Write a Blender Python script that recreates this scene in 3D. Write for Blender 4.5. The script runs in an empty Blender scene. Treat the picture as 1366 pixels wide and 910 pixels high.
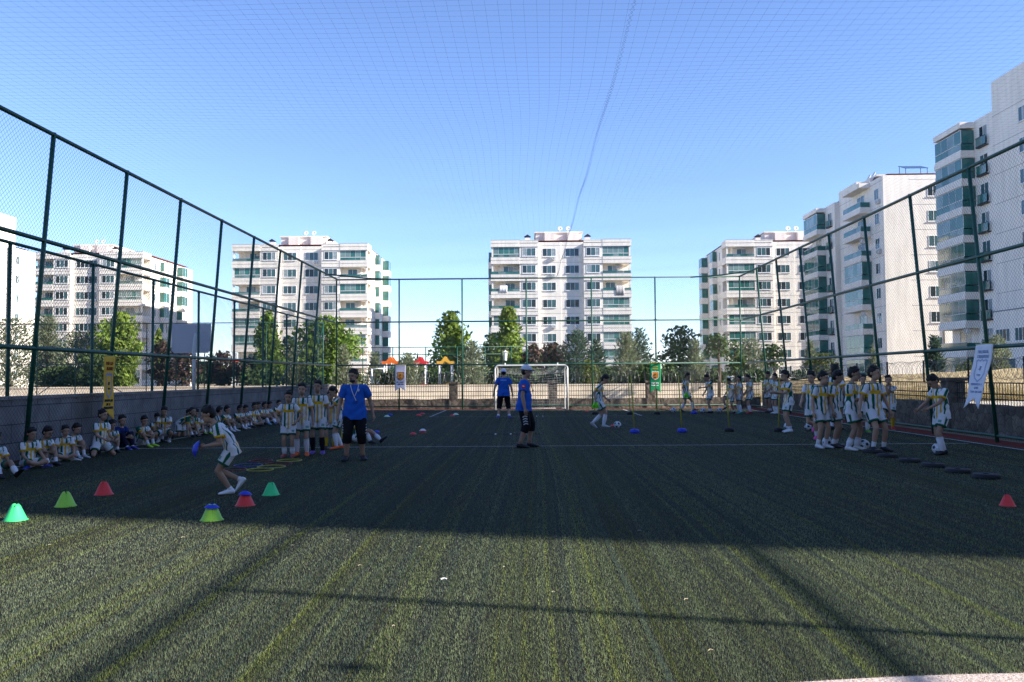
import bpy, bmesh, math, random
import numpy as np
from mathutils import Vector, Matrix
R = math.radians
rnd = random.Random(7)
SC = bpy.context.scene
COL = SC.collection
# ------------------------------------------------------------------ camera
F = 1103.0
PITCH, YAW, ROLL = math.atan(48/F), math.atan(21/F), R(-0.37)
CAMZ = 1.5
cam = bpy.data.objects.new('camera', bpy.data.cameras.new('camera'))
COL.objects.link(cam)
CM = (Matrix.Rotation(YAW, 3, 'Z') @ Matrix.Rotation(math.pi/2+PITCH, 3, 'X') @ Matrix.Rotation(ROLL, 3, 'Z'))
cam.matrix_world = Matrix.Translation((0, 0, CAMZ)) @ CM.to_4x4()
cam.data.sensor_width = 36
cam.data.lens = F/1366*36
cam.data.clip_end = 3000
cam.data.clip_start = 0.05
SC.camera = cam
# ------------------------------------------------------------------ light
SX, SY, TAN = 0.973, -0.230, 0.4914      # horizontal direction towards the sun, tan(elevation) along it
EL = math.atan(TAN)
w = bpy.data.worlds.new('World'); SC.world = w; w.use_nodes = True
nt = w.node_tree
sky = nt.nodes.new('ShaderNodeTexSky'); sky.sky_type = 'NISHITA'; sky.sun_disc = False
sky.sun_elevation = EL
sky.sun_rotation = math.atan2(SX, SY)
sky.altitude = 1200; sky.air_density = 1.0; sky.dust_density = 0.0; sky.ozone_density = 4.0
bg = nt.nodes['Background']; bg.inputs['Strength'].default_value = 0.101
tint = nt.nodes.new('ShaderNodeVectorMath'); tint.operation = 'MULTIPLY'; tint.inputs[1].default_value = (1.07, 1.02, 1.14)   # camera white balance of the sky
nt.links.new(sky.outputs[0], tint.inputs[0]); nt.links.new(tint.outputs[0], bg.inputs[0])
sd = bpy.data.lights.new('sun', 'SUN'); sd.energy = 5.0; sd.angle = R(0.6); sd.color = (1, 0.93, 0.82)
sun = bpy.data.objects.new('sun', sd); COL.objects.link(sun)
sun.rotation_euler = Vector((SX*math.cos(EL), SY*math.cos(EL), math.sin(EL))).to_track_quat('Z', 'Y').to_euler()
sun.location = (40, -10, 40)
SC.view_settings.view_transform = 'Standard'; SC.view_settings.look = 'None'
SC.view_settings.exposure = 1.38; SC.view_settings.gamma = 1
SC.cycles.max_bounces = 5; SC.cycles.transparent_max_bounces = 6
# ------------------------------------------------------------------ helpers
CV = Vector((0, 0, CAMZ))
def ray(px, py): return CM @ Vector(((px-683)/F, -(py-455)/F, -1))
def P(px, py, Y):
    d = ray(px, py); return CV + d*(Y/d.y)
def G(px, py):
    d = ray(px, py); return CV + d*(-CAMZ/d.z)
def HZ(px): return 503 - 0.0065*(px-704)
def mat(name, col, rough=0.7, metal=0.0, spec=0.3, noise=0.0, nscale=8.0, bump=0.0, attr=False, trans=0.0, stretch=None):
    m = bpy.data.materials.new(name); m.use_nodes = True
    n = m.node_tree; b = n.nodes['Principled BSDF']
    b.inputs['Base Color'].default_value = (*col, 1)
    b.inputs['Roughness'].default_value = rough; b.inputs['Metallic'].default_value = metal
    b.inputs['Specular IOR Level'].default_value = spec
    src = None
    if attr:
        a = n.nodes.new('ShaderNodeAttribute'); a.attribute_name = 'paint'; src = a.outputs['Color']
    if noise or bump:
        tc = n.nodes.new('ShaderNodeTexCoord'); nz = n.nodes.new('ShaderNodeTexNoise')
        nz.inputs['Scale'].default_value = nscale; nz.inputs['Detail'].default_value = 5
        if stretch:
            mp = n.nodes.new('ShaderNodeMapping'); mp.inputs['Scale'].default_value = stretch
            n.links.new(tc.outputs['Object'], mp.inputs['Vector']); n.links.new(mp.outputs[0], nz.inputs['Vector'])
        else: n.links.new(tc.outputs['Object'], nz.inputs['Vector'])
    if noise:
        mr = n.nodes.new('ShaderNodeMapRange')
        mr.inputs[1].default_value = 0.3; mr.inputs[2].default_value = 0.7
        mr.inputs[3].default_value = 1-noise; mr.inputs[4].default_value = 1+noise
        n.links.new(nz.outputs['Fac'], mr.inputs[0])
        mx = n.nodes.new('ShaderNodeVectorMath'); mx.operation = 'SCALE'
        if src: n.links.new(src, mx.inputs[0])
        else: mx.inputs[0].default_value = col
        n.links.new(mr.outputs[0], mx.inputs['Scale']); src = mx.outputs[0]
    if src: n.links.new(src, b.inputs['Base Color'])
    if bump:
        bp = n.nodes.new('ShaderNodeBump'); bp.inputs['Strength'].default_value = bump; bp.inputs['Distance'].default_value = 0.02
        n.links.new(nz.outputs['Fac'], bp.inputs['Height']); n.links.new(bp.outputs[0], b.inputs['Normal'])
    if trans:
        tr = n.nodes.new('ShaderNodeBsdfTranslucent'); ms = n.nodes.new('ShaderNodeMixShader')
        ms.inputs[0].default_value = trans
        if src: n.links.new(src, tr.inputs[0])
        else: tr.inputs[0].default_value = (*col, 1)
        n.links.new(b.outputs[0], ms.inputs[1]); n.links.new(tr.outputs[0], ms.inputs[2])
        n.links.new(ms.outputs[0], n.nodes['Material Output'].inputs[0])
    return m
class MB:
    def __init__(s): s.v = []; s.f = []; s.m = []; s.k = 0
    def add(s, vs, fs):
        o = len(s.v); s.v += [tuple(x) for x in vs]
        for f in fs: s.f.append(tuple(i+o for i in f)); s.m.append(s.k)
        return s
    def box(s, x0, y0, z0, x1, y1, z1):
        return s.add([(x0,y0,z0),(x1,y0,z0),(x1,y1,z0),(x0,y1,z0),(x0,y0,z1),(x1,y0,z1),(x1,y1,z1),(x0,y1,z1)],
              [(0,3,2,1),(4,5,6,7),(0,1,5,4),(1,2,6,5),(2,3,7,6),(3,0,4,7)])
    def tube(s, pts, r, n=8, caps=True, closed=False):
        pts = [Vector(p) for p in pts]; N = len(pts); vs = []; fs = []
        rr = r if isinstance(r, (list, tuple)) else [r]*N
        pu = None
        for i in range(N):
            if closed: t = pts[(i+1) % N]-pts[i-1]
            else: t = pts[min(i+1, N-1)]-pts[max(i-1, 0)]
            t = t.normalized() if t.length > 1e-9 else Vector((0,0,1))
            u = pu if pu is not None else (Vector((0,0,1)) if abs(t.z) < .9 else Vector((1,0,0)))
            u = (u-t*u.dot(t)).normalized(); pu = u; b = t.cross(u)
            for k in range(n):
                a = 2*math.pi*k/n; vs.append(pts[i]+(u*math.cos(a)+b*math.sin(a))*rr[i])
        for i in range(N if closed else N-1):
            j = (i+1) % N
            for k in range(n):
                k2 = (k+1) % n; fs.append((i*n+k, i*n+k2, j*n+k2, j*n+k))
        if caps and not closed:
            fs.append(tuple(range(n-1, -1, -1))); fs.append(tuple((N-1)*n+k for k in range(n)))
        return s.add(vs, fs)
    def lathe(s, prof, c=(0,0,0), n=24, closed=True):
        vs = []; fs = []; M = len(prof)
        for k in range(n):
            a = 2*math.pi*k/n
            for (r, z) in prof: vs.append((c[0]+r*math.cos(a), c[1]+r*math.sin(a), c[2]+z))
        for k in range(n):
            k2 = (k+1) % n
            for i in range(M if closed else M-1):
                j = (i+1) % M; fs.append((k*M+i, k2*M+i, k2*M+j, k*M+j))
        return s.add(vs, fs)
    def ell(s, c, r, n=10, mtx=None):
        vs = []; fs = []; c = Vector(c); m = n//2
        for i in range(m+1):
            th = math.pi*i/m
            for k in range(n):
                a = 2*math.pi*k/n
                v = Vector((r[0]*math.sin(th)*math.cos(a), r[1]*math.sin(th)*math.sin(a), r[2]*math.cos(th)))
                vs.append(c+(mtx @ v if mtx else v))
        for i in range(m):
            for k in range(n):
                k2 = (k+1) % n; fs.append((i*n+k, (i+1)*n+k, (i+1)*n+k2, i*n+k2))
        return s.add(vs, fs)
    def prism(s, poly, fn, t0, t1):
        # poly: list of (a,b); fn(a,b,t)->point
        n = len(poly)
        vs = [fn(a, b, t0) for a, b in poly]+[fn(a, b, t1) for a, b in poly]
        fs = [tuple(range(n)), tuple(range(2*n-1, n-1, -1))]+[(i, i+n, (i+1) % n+n, (i+1) % n) for i in range(n)]
        return s.add(vs, fs)
    def mesh(s, name, mats, smooth=False):
        me = bpy.data.meshes.new(name); me.from_pydata(s.v, [], s.f)
        mats = mats if isinstance(mats, (list, tuple)) else [mats]
        for m in mats: me.materials.append(m)
        if len(mats) > 1: me.polygons.foreach_set('material_index', s.m)
        if smooth: me.polygons.foreach_set('use_smooth', [True]*len(me.polygons))
        bm = bmesh.new(); bm.from_mesh(me); bmesh.ops.recalc_face_normals(bm, faces=bm.faces); bm.to_mesh(me); bm.free()
        return me
    def obj(s, name, mats, parent=None, smooth=False):
        return link(name, s.mesh(name, mats, smooth), parent)
def link(name, me, parent=None, loc=None):
    o = bpy.data.objects.new(name, me); COL.objects.link(o)
    if parent: o.parent = parent
    if loc is not None: o.location = loc
    return o
def tag(o, label=None, cat=None, group=None, kind=None):
    if label: o['label'] = label
    if cat: o['category'] = cat
    if group: o['group'] = group
    if kind: o['kind'] = kind
    return o
def thing(name, label, cat, loc=(0,0,0), rz=0.0, group=None):
    o = bpy.data.objects.new(name, None); COL.objects.link(o)
    o.empty_display_size = 0.2
    o.location = loc; o.rotation_euler = (0, 0, rz); return tag(o, label, cat, group)
def npmesh(name, V, Fc, mats, paint=None, smooth=False):
    V = np.asarray(V, dtype=np.float32); Fc = np.asarray(Fc, dtype=np.int32)
    me = bpy.data.meshes.new(name); k = Fc.shape[1]
    me.vertices.add(len(V)); me.vertices.foreach_set('co', V.ravel())
    me.loops.add(Fc.size); me.loops.foreach_set('vertex_index', Fc.ravel())
    me.polygons.add(len(Fc)); me.polygons.foreach_set('loop_start', np.arange(0, Fc.size, k, dtype=np.int32))
    me.polygons.foreach_set('loop_total', np.full(len(Fc), k, dtype=np.int32))
    if smooth: me.polygons.foreach_set('use_smooth', np.ones(len(Fc), dtype=bool))
    me.update(calc_edges=True); me.validate()
    for m in (mats if isinstance(mats, (list, tuple)) else [mats]): me.materials.append(m)
    if paint is not None:
        at = me.attributes.new('paint', 'FLOAT_COLOR', 'POINT')
        c = np.ones((len(V), 4), dtype=np.float32); c[:, :3] = paint
        at.data.foreach_set('color', c.ravel())
    return me
# ------------------------------------------------------------------ materials
M = {}
M['green'] = mat('green_paint', (.012, .075, .05), .45, 0, .4, .25, 20)
M['wire'] = mat('green_wire', (.02, .05, .045), .5, 0, .3)
M['cord'] = mat('net_cord', (.16, .19, .27), .8)
M['wall'] = mat('render_white', (.81, .755, .68), .85, 0, .2, .10, .9, .05, stretch=(1.6, 1.6, .22))
M['wallside'] = mat('render_grey', (.52, .51, .52), .85, 0, .2, .05, .5)
M['trim'] = mat('trim_cream', (.80, .75, .68), .8, 0, .2, .10, 1.4, stretch=(1.5, 1.5, .4))
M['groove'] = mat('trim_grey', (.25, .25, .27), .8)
M['frame'] = mat('window_frame_white', (.8, .8, .8), .5)
M['glass1'] = mat('glass_teal', (.055, .12, .13), .06, 0, .6, .2, .7)
M['glass2'] = mat('glass_dark', (.02, .035, .04), .08, 0, .6)
M['glass3'] = mat('glass_curtain', (.28, .33, .34), .15, 0, .5, .2, 3)
M['teal'] = mat('balcony_glass', (.03, .135, .115), .06, 0, .6, .3, .6)
M['teal2'] = mat('balcony_glass_clear', (.15, .235, .22), .06, 0, .6, .3, .6)
M['roof'] = mat('roof_tile', (.30, .09, .06), .85, 0, .2, .3, 6)
M['dark'] = mat('dark_metal', (.03, .03, .035), .5)
M['ac'] = mat('ac_casing', (.6, .6, .58), .6)
M['block'] = None
M['white'] = mat('white_paint', (.75, .75, .73), .5, 0, .3, .06, 5)
M['tile_red'] = mat('red_track', (.19, .040, .028), .9, 0, .1, .3, 12, .3)
# ------------------------------------------------------------------ ground and pitch
def turf_material():
    m = bpy.data.materials.new('artificial_turf'); m.use_nodes = True
    n = m.node_tree; L = n.links; b = n.nodes['Principled BSDF']
    tc = n.nodes.new('ShaderNodeTexCoord')
    def noise(sx, sy, sc, det=3, rough=.5):
        mp = n.nodes.new('ShaderNodeMapping'); mp.inputs['Scale'].default_value = (sx, sy, 1)
        L.new(tc.outputs['Object'], mp.inputs['Vector'])
        z = n.nodes.new('ShaderNodeTexNoise'); z.inputs['Scale'].default_value = sc; z.inputs['Detail'].default_value = det
        z.inputs['Roughness'].default_value = rough
        L.new(mp.outputs[0], z.inputs['Vector']); return z.outputs['Fac']
    def ramp(src, a, b_, c0=(0,0,0,1), c1=(1,1,1,1)):
        r = n.nodes.new('ShaderNodeValToRGB'); r.color_ramp.elements[0].position = a; r.color_ramp.elements[1].position = b_
        r.color_ramp.elements[0].color = c0; r.color_ramp.elements[1].color = c1
        L.new(src, r.inputs[0]); return r.outputs[0]
    def mix(fac, a, b_, mode='MIX'):
        x = n.nodes.new('ShaderNodeMix'); x.data_type = 'RGBA'; x.blend_type = mode
        if hasattr(fac, 'links') or not isinstance(fac, float): L.new(fac, x.inputs[0])
        else: x.inputs[0].default_value = fac
        for s, i in ((a, 6), (b_, 7)):
            if isinstance(s, tuple): x.inputs[i].default_value = s
            else: L.new(s, x.inputs[i])
        return x.outputs[2]
    streak = noise(1, .010, 11, 3, .6)
    streak2 = noise(1, .02, 13, 3, .6)
    patch = noise(1, 1, .35, 3)
    grain = noise(1, 1, 260, 2, .7)
    grain2 = noise(1, .6, 70, 3, .7)
    base = mix(ramp(streak2, .40, .62), (.006, .009, .006, 1), (.011, .016, .010, 1))
    base = mix(ramp(streak, .53, .66), base, (.024, .036, .008, 1))
    base = mix(ramp(patch, .45, .75), base, (.014, .012, .010, 1))
    g1 = ramp(grain, .32, .70, (.28, .28, .28, 1), (1.75, 1.75, 1.7, 1))
    g2 = ramp(grain2, .3, .7, (.62, .6, .62, 1), (1.4, 1.42, 1.35, 1))
    c = mix(1.0, base, g1, 'MULTIPLY'); c = mix(1.0, c, g2, 'MULTIPLY')
    L.new(c, b.inputs['Base Color']); b.inputs['Roughness'].default_value = .85; b.inputs['Specular IOR Level'].default_value = .15
    bp = n.nodes.new('ShaderNodeBump'); bp.inputs['Strength'].default_value = .55; bp.inputs['Distance'].default_value = .012
    L.new(grain2, bp.inputs['Height']); L.new(bp.outputs[0], b.inputs['Normal'])
    return m
M['turf'] = turf_material()
M['dirt'] = mat('dry_earth', (.30, .24, .16), .95, 0, .1, .35, .8, .2)
M['pave'] = mat('pale_pavement', (.50, .45, .37), .9, 0, .1, .15, 2)
M['line'] = mat('worn_line_paint', (.42, .42, .40), .9, 0, .1, .35, 14)
M['leafpile'] = mat('turf_fibre', (.1, .1, .1), .9, 0, .08, attr=True, trans=.35)
XL, XR, YF = -9.15, 9.95, 38.0
m = MB(); m.add([(-1500,-300,-.02),(1500,-300,-.02),(1500,2500,-.02),(-1500,2500,-.02)], [(0,1,2,3)])
tag(m.obj('ground', M['dirt']), kind='structure')
m = MB(); m.add([(-60,39.9,-.012),(60,39.9,-.012),(60,56,-.012),(-60,56,-.012)], [(0,1,2,3)])
tag(m.obj('pavement', M['pave']), kind='structure')
m = MB(); m.add([(-90,52.6,-.008),(14,52.6,-.008),(14,118,-.008),(-90,118,-.008)], [(0,1,2,3)])
tag(m.obj('lawn', mat('lawn_grass', (.05, .075, .025), .95, 0, .1, .4, 1.2, .3)), kind='structure')
m = MB(); m.add([(XL-.9,-6,-.006),(XR+.75,-6,-.006),(XR+.75,39.3,-.006),(XL-.9,39.3,-.006)], [(0,1,2,3)])
tag(m.obj('red_track_strip', M['tile_red']), kind='structure')
m = MB(); m.add([(XL-.25,-6,0),(XR-.02,-6,0),(XR-.02,YF+.35,0),(XL-.25,YF+.35,0)], [(0,1,2,3)])
tag(m.obj('pitch', M['turf']), kind='structure')
def lineobj(name, pts, wd):
    m = MB(); pts = [Vector((*p, .004)) for p in pts]; vs = []
    for i, p in enumerate(pts):
        t = (pts[min(i+1, len(pts)-1)]-pts[max(i-1, 0)]).normalized(); nn = Vector((-t.y, t.x, 0))*wd/2
        vs += [p+nn, p-nn]
    m.add(vs, [(2*i, 2*i+1, 2*i+3, 2*i+2) for i in range(len(pts)-1)])
    return tag(m.obj(name, M['line']), kind='structure')
lineobj('halfway_line', [(XL+.35, 17.85), (XR-.45, 18.15)], .07)
lineobj('touch_line', [(XL+.3, -6), (XL+.3, 37.7)], .08)
lineobj('touch_line', [(XR-.22, -6), (XR-.22, 37.7)], .08)
lineobj('goal_line', [(XL+.35, 37.75), (XR-.3, 37.75)], .08)
lineobj('penalty_box_line', [(-3.75, 31.6), (-3.75, 37.6)], .08)
lineobj('penalty_box_line', [(4.3, 31.6), (4.3, 37.6)], .08)
lineobj('penalty_box_line', [(-3.7, 31.55), (4.25, 31.55)], .05)
M['line_main'] = M['line']; M['line'] = mat('turf_seam', (.028, .040, .030), .9, 0, .1, .4, 20)
lineobj('seam_line', [(.68, 3.0), (.75, 17.5)], .035)
lineobj('seam_line', [(-2.95, 6.0), (-3.1, 17)], .035)
m = MB(); cx, cy, r0 = 2.8, -4.14, 8.4; vs = []
for i in range(41):
    a = R(64+i*52/40); vs += [(cx+(r0-.14)*math.cos(a), cy+(r0-.14)*math.sin(a), .004), (cx+r0*math.cos(a), cy+r0*math.sin(a), .004)]
m.add(vs, [(2*i, 2*i+1, 2*i+3, 2*i+2) for i in range(40)])
M['line2'] = mat('penalty_arc_paint', (.62, .52, .46), .9, 0, .1, .3, 60, .5)
tag(m.obj('penalty_arc_line', M['line2']), kind='structure')
# pile fibres of the turf: finer and denser near the camera, coarser tufts further off
rs = np.random.RandomState(3)
N = 1100000
yy = 3.3*(38.0/3.3)**(rs.rand(N)**1.15); xx = (rs.rand(N)*2-1)*(yy*.66+.5)
ok = (xx > XL-.2) & (xx < XR-.05); xx = xx[ok]; yy = yy[ok]; N = len(xx)
g = (yy/3.6)**.75
h = (.006+.010*rs.rand(N))*np.minimum(g, 1.3); a = rs.rand(N)*2*np.pi; ln = (.001+.005*rs.rand(N)); wd = (.0008+.0007*rs.rand(N))*g
dx, dy = np.cos(a), np.sin(a)
V = np.zeros((N, 3, 3)); V[:, 0] = np.c_[xx-dy*wd, yy+dx*wd, np.zeros(N)]; V[:, 1] = np.c_[xx+dy*wd, yy-dx*wd, np.zeros(N)]
V[:, 2] = np.c_[xx+dx*ln, yy+dy*ln, h]
xw = xx+.05*np.sin(yy*.31+xx)
b1, b2, b3 = rs.randn(2000), rs.randn(2000), rs.randn(400)
def lane(b, wdt): 
    q = (xw+14)/wdt; i = q.astype(int); f = q-i; return b[i]*(1-f)+b[i+1]*f
st = .9*lane(b1, .022)+.9*lane(b2, .05)+.45*lane(b3, .30)
wy = np.clip((st-.30)*.45, 0, 1)[:, None]; b4, b5 = rs.randn(2000), rs.randn(300)
shade = np.clip(1+.16*lane(b4, .028)+.14*lane(b5, .4), .55, 1.5)[:, None]
pal = (np.array([.165, .200, .115])*(1-wy)+np.array([.21, .25, .072])*wy)*shade*(.72+.56*rs.rand(N, 1))
bl = (st < -.6) & (rs.rand(N) < .6); pal[bl] = np.array([.100, .135, .110])*(.7+.6*rs.rand(bl.sum(), 1))
gr = rs.rand(N) < .025; pal[gr] = np.array([.26, .26, .24])*(.6+.6*rs.rand(gr.sum(), 1))
br = rs.rand(N) < .16; pal[br] = np.array([.105, .088, .072])*(.6+.6*rs.rand(br.sum(), 1))
rad = np.hypot(xx-2.8, yy+4.14); arc = (rad < 8.4) & (rad > 8.26)
pal[arc] = np.array([.62, .52, .45])*(.7+.5*rs.rand(arc.sum(), 1))
lin = (np.abs(yy-(17.99+.0158*xx)) < .035) | (np.abs(xx-(XL+.3)) < .04) | (np.abs(xx-(XR-.22)) < .04)
pal[lin] = np.array([.40, .40, .38])*(.6+.5*rs.rand(lin.sum(), 1))
me = npmesh('turf_fibres', V.reshape(-1, 3), np.arange(3*N).reshape(N, 3), M['leafpile'], np.repeat(pal, 3, axis=0))
tag(link('turf_fibres', me), 'worn green and grey fibres of the artificial turf', 'turf', kind='stuff')
# ------------------------------------------------------------------ fences
def wires(mb, fn, u0, u1, v0, v1, step, r):
    """two families of diagonal wires clipped to a rectangle; fn(u,v)->point"""
    Hh = v1-v0
    for sgn in (1, -1):
        k = u0-Hh
        while k < u1+Hh:
            # line: u = k + sgn*(v-v0)
            a, b_ = v0, v1
            ua, ub = k, k+sgn*Hh
            lo, hi = 0.0, 1.0
            du = ub-ua
            for lim, side in ((u0, 1), (u1, -1)):
                fa, fb = (ua-lim)*side, (ub-lim)*side
                if fa < 0 and fb < 0: lo = 2; break
                if fa < 0: lo = max(lo, -fa/(fb-fa))
                if fb < 0: hi = min(hi, fa/(fa-fb))
            if lo < hi:
                mb.tube([fn(ua+du*lo, a+Hh*lo), fn(ua+du*hi, a+Hh*hi)], r, 3, False)
            k += step
LEAN = .072
RAILS = (2.09, 4.10, 6.10)
def side_x(base, sgn):     # fence plane leaning inward
    return lambda z: base-sgn*LEAN*z
lx = side_x(-9.31, -1); rx = side_x(10.30, 1)
def side_fence(label, fx, ys, y0, y1, sgn):
    t = thing('chain_link_fence', label, 'fence', (0,0,0))
    for y in ys:
        MB().tube([(fx(0), y, 0), (fx(6.14), y, 6.14)], .042, 10).obj('post', M['green'], t, True)
    for z in RAILS:
        MB().tube([(fx(z), y0, z), (fx(z), y1, z)], .042, 8).obj('rail', M['green'], t, True)
    if sgn > 0:
        MB().tube([(fx(.12), y0, .14), (fx(.12), y1, .14)], .03, 8).obj('rail', M['green'], t, True)
    m = MB(); wires(m, lambda u, v: (fx(v)+sgn*.045, u, v), y0, y1, .03, 6.08, .10, .0021)
    m.obj('wire_mesh', M['wire'], t)
    return t
ysL = [38.4]+[35.09-2.845*k for k in range(13)]+[0]
ysR = [38.4, 35.6, 32.8, 29.95, 27.05, 24.2, 21.3, 18.45, 15.5, 12.5, 9.5, 6.45, 3.07, .3, -2.4]
side_fence('tall green chain link fence along the left touch line above the seated boys', lx, ysL[1:-1], -2, 38.4, -1)
side_fence('tall green chain link fence along the right touch line', rx, ysR[1:], -3, 38.4, 1)
t = thing('chain_link_fence', 'tall green chain link fence across the far end behind the goal', 'fence', (0, 38.42, 0))
xa, xb = lx(6.1), rx(6.1)
for px in (449, 532.5, 616.5, 702, 789, 874, 987):
    p = P(px, 400, 38.42); q = p.x
    MB().tube([(q, 0, 0), (q, 0, 6.12)], .036, 10).obj('post', M['green'], t, True)
for z in RAILS+(.16,):
    MB().tube([(xa, 0, z), (xb, 0, z)], .034 if z > 1 else .028, 8).obj('rail', M['green'], t, True)
m = MB(); wires(m, lambda u, v: (u, .045, v), xa, xb, .03, 6.08, .10, .0021); m.obj('wire_mesh', M['wire'], t)
# slack edge cords of the roof net near the far corners
for (pa, pb, ya) in (((438, 366), (530, 373), 36.6), ((921, 370), (1004, 361), 36.6)):
    a = P(*pa, ya if pa[0] < 700 else 38.3); b_ = P(*pb, 38.3 if pa[0] < 700 else ya)
    a, b_ = Vector(a)-Vector((0,38.42,0)), Vector(b_)-Vector((0,38.42,0))
    MB().tube([a, (a+b_)/2-Vector((0,0,.05)), b_], .03, 6).obj('edge_cord', M['green'], t, True)
# roof net
def net_z(x, y):
    u = (x-xa)/(xb-xa); 
    sag = .10*math.sin(math.pi*min(max(u, 0), 1)) + .05*math.sin(y*1.1+x*.35)*math.sin(math.pi*u)
    return 6.12-sag
def net_x(x, y): return x+.05*math.sin(y*.55+x*.9)*math.sin(math.pi*(x-xa)/(xb-xa))
t = thing('roof_net', 'fine dark square mesh net stretched overhead across the whole pitch', 'net', (0,0,0))
m = MB(); st = .155; y0n, y1n = -1.5, 38.4
k = 0; x = xa+.05
while x < xb:
    pts = [(net_x(x, y0n+j*.7), y0n+j*.7, net_z(x, y0n+j*.7)) for j in range(58) if y0n+j*.7 <= y1n]
    m.tube(pts, .00085, 3, False); x += st
y = y0n
while y < y1n:
    m.tube([(xa+(xb-xa)*j/24, y+.012*math.sin(j*1.7+y*3), net_z(xa+(xb-xa)*j/24, y)) for j in range(25)], .00085, 3, False); y += st
m.obj('mesh', M['cord'], t)
pts = []; y = y0n; k = 0
while y < y1n:
    pts.append((1.33+(.022 if k % 2 else -.022)+.01*math.sin(y*2.3), y, net_z(1.33, y)-.01)); y += .07; k += 1
m = MB(); m.tube(pts, .0013, 4); m.tube([(2.66-p[0], p[1], p[2]) for p in pts], .0013, 4); m.obj('seam_lacing', M['cord'], t)
# ------------------------------------------------------------------ block wall on the left
def block_material(name, c0, c1, mort, bw, bh, scale=1.0, bumpd=.012, var=.5):
    m = bpy.data.materials.new(name); m.use_nodes = True
    n = m.node_tree; L = n.links; b = n.nodes['Principled BSDF']; b.inputs['Roughness'].default_value = .9; b.inputs['Specular IOR Level'].default_value = .15
    tc = n.nodes.new('ShaderNodeTexCoord'); sp = n.nodes.new('ShaderNodeSeparateXYZ'); cb = n.nodes.new('ShaderNodeCombineXYZ')
    ad = n.nodes.new('ShaderNodeMath'); ad.operation = 'ADD'
    L.new(tc.outputs['Object'], sp.inputs[0]); L.new(sp.outputs[0], ad.inputs[0]); L.new(sp.outputs[1], ad.inputs[1])
    L.new(ad.outputs[0], cb.inputs[0]); L.new(sp.outputs[2], cb.inputs[1])
    br = n.nodes.new('ShaderNodeTexBrick'); L.new(cb.outputs[0], br.inputs['Vector'])
    br.inputs['Scale'].default_value = 1; br.inputs['Brick Width'].default_value = bw; br.inputs['Row Height'].default_value = bh
    br.inputs['Mortar Size'].default_value = .008; br.inputs['Color1'].default_value = (*c0, 1); br.inputs['Color2'].default_value = (*c1, 1); br.inputs['Mortar'].default_value = (*mort, 1)
    nz = n.nodes.new('ShaderNodeTexNoise'); nz.inputs['Scale'].default_value = 3; nz.inputs['Detail'].default_value = 6
    L.new(tc.outputs['Object'], nz.inputs['Vector'])
    mr = n.nodes.new('ShaderNodeMapRange'); mr.inputs[1].default_value = .3; mr.inputs[2].default_value = .7; mr.inputs[3].default_value = 1-var*.5; mr.inputs[4].default_value = 1+var*.5
    L.new(nz.outputs['Fac'], mr.inputs[0])
    sc = n.nodes.new('ShaderNodeVectorMath'); sc.operation = 'SCALE'; L.new(br.outputs['Color'], sc.inputs[0]); L.new(mr.outputs[0], sc.inputs['Scale'])
    L.new(sc.outputs[0], b.inputs['Base Color'])
    bp = n.nodes.new('ShaderNodeBump'); bp.inputs['Strength'].default_value = .6; bp.inputs['Distance'].default_value = bumpd; bp.invert = True
    L.new(br.outputs['Fac'], bp.inputs['Height']); L.new(bp.outputs[0], b.inputs['Normal'])
    return m
M['block'] = block_material('concrete_block', (.215, .205, .205), (.19, .182, .185), (.06, .06, .062), .80, .34)
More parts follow.
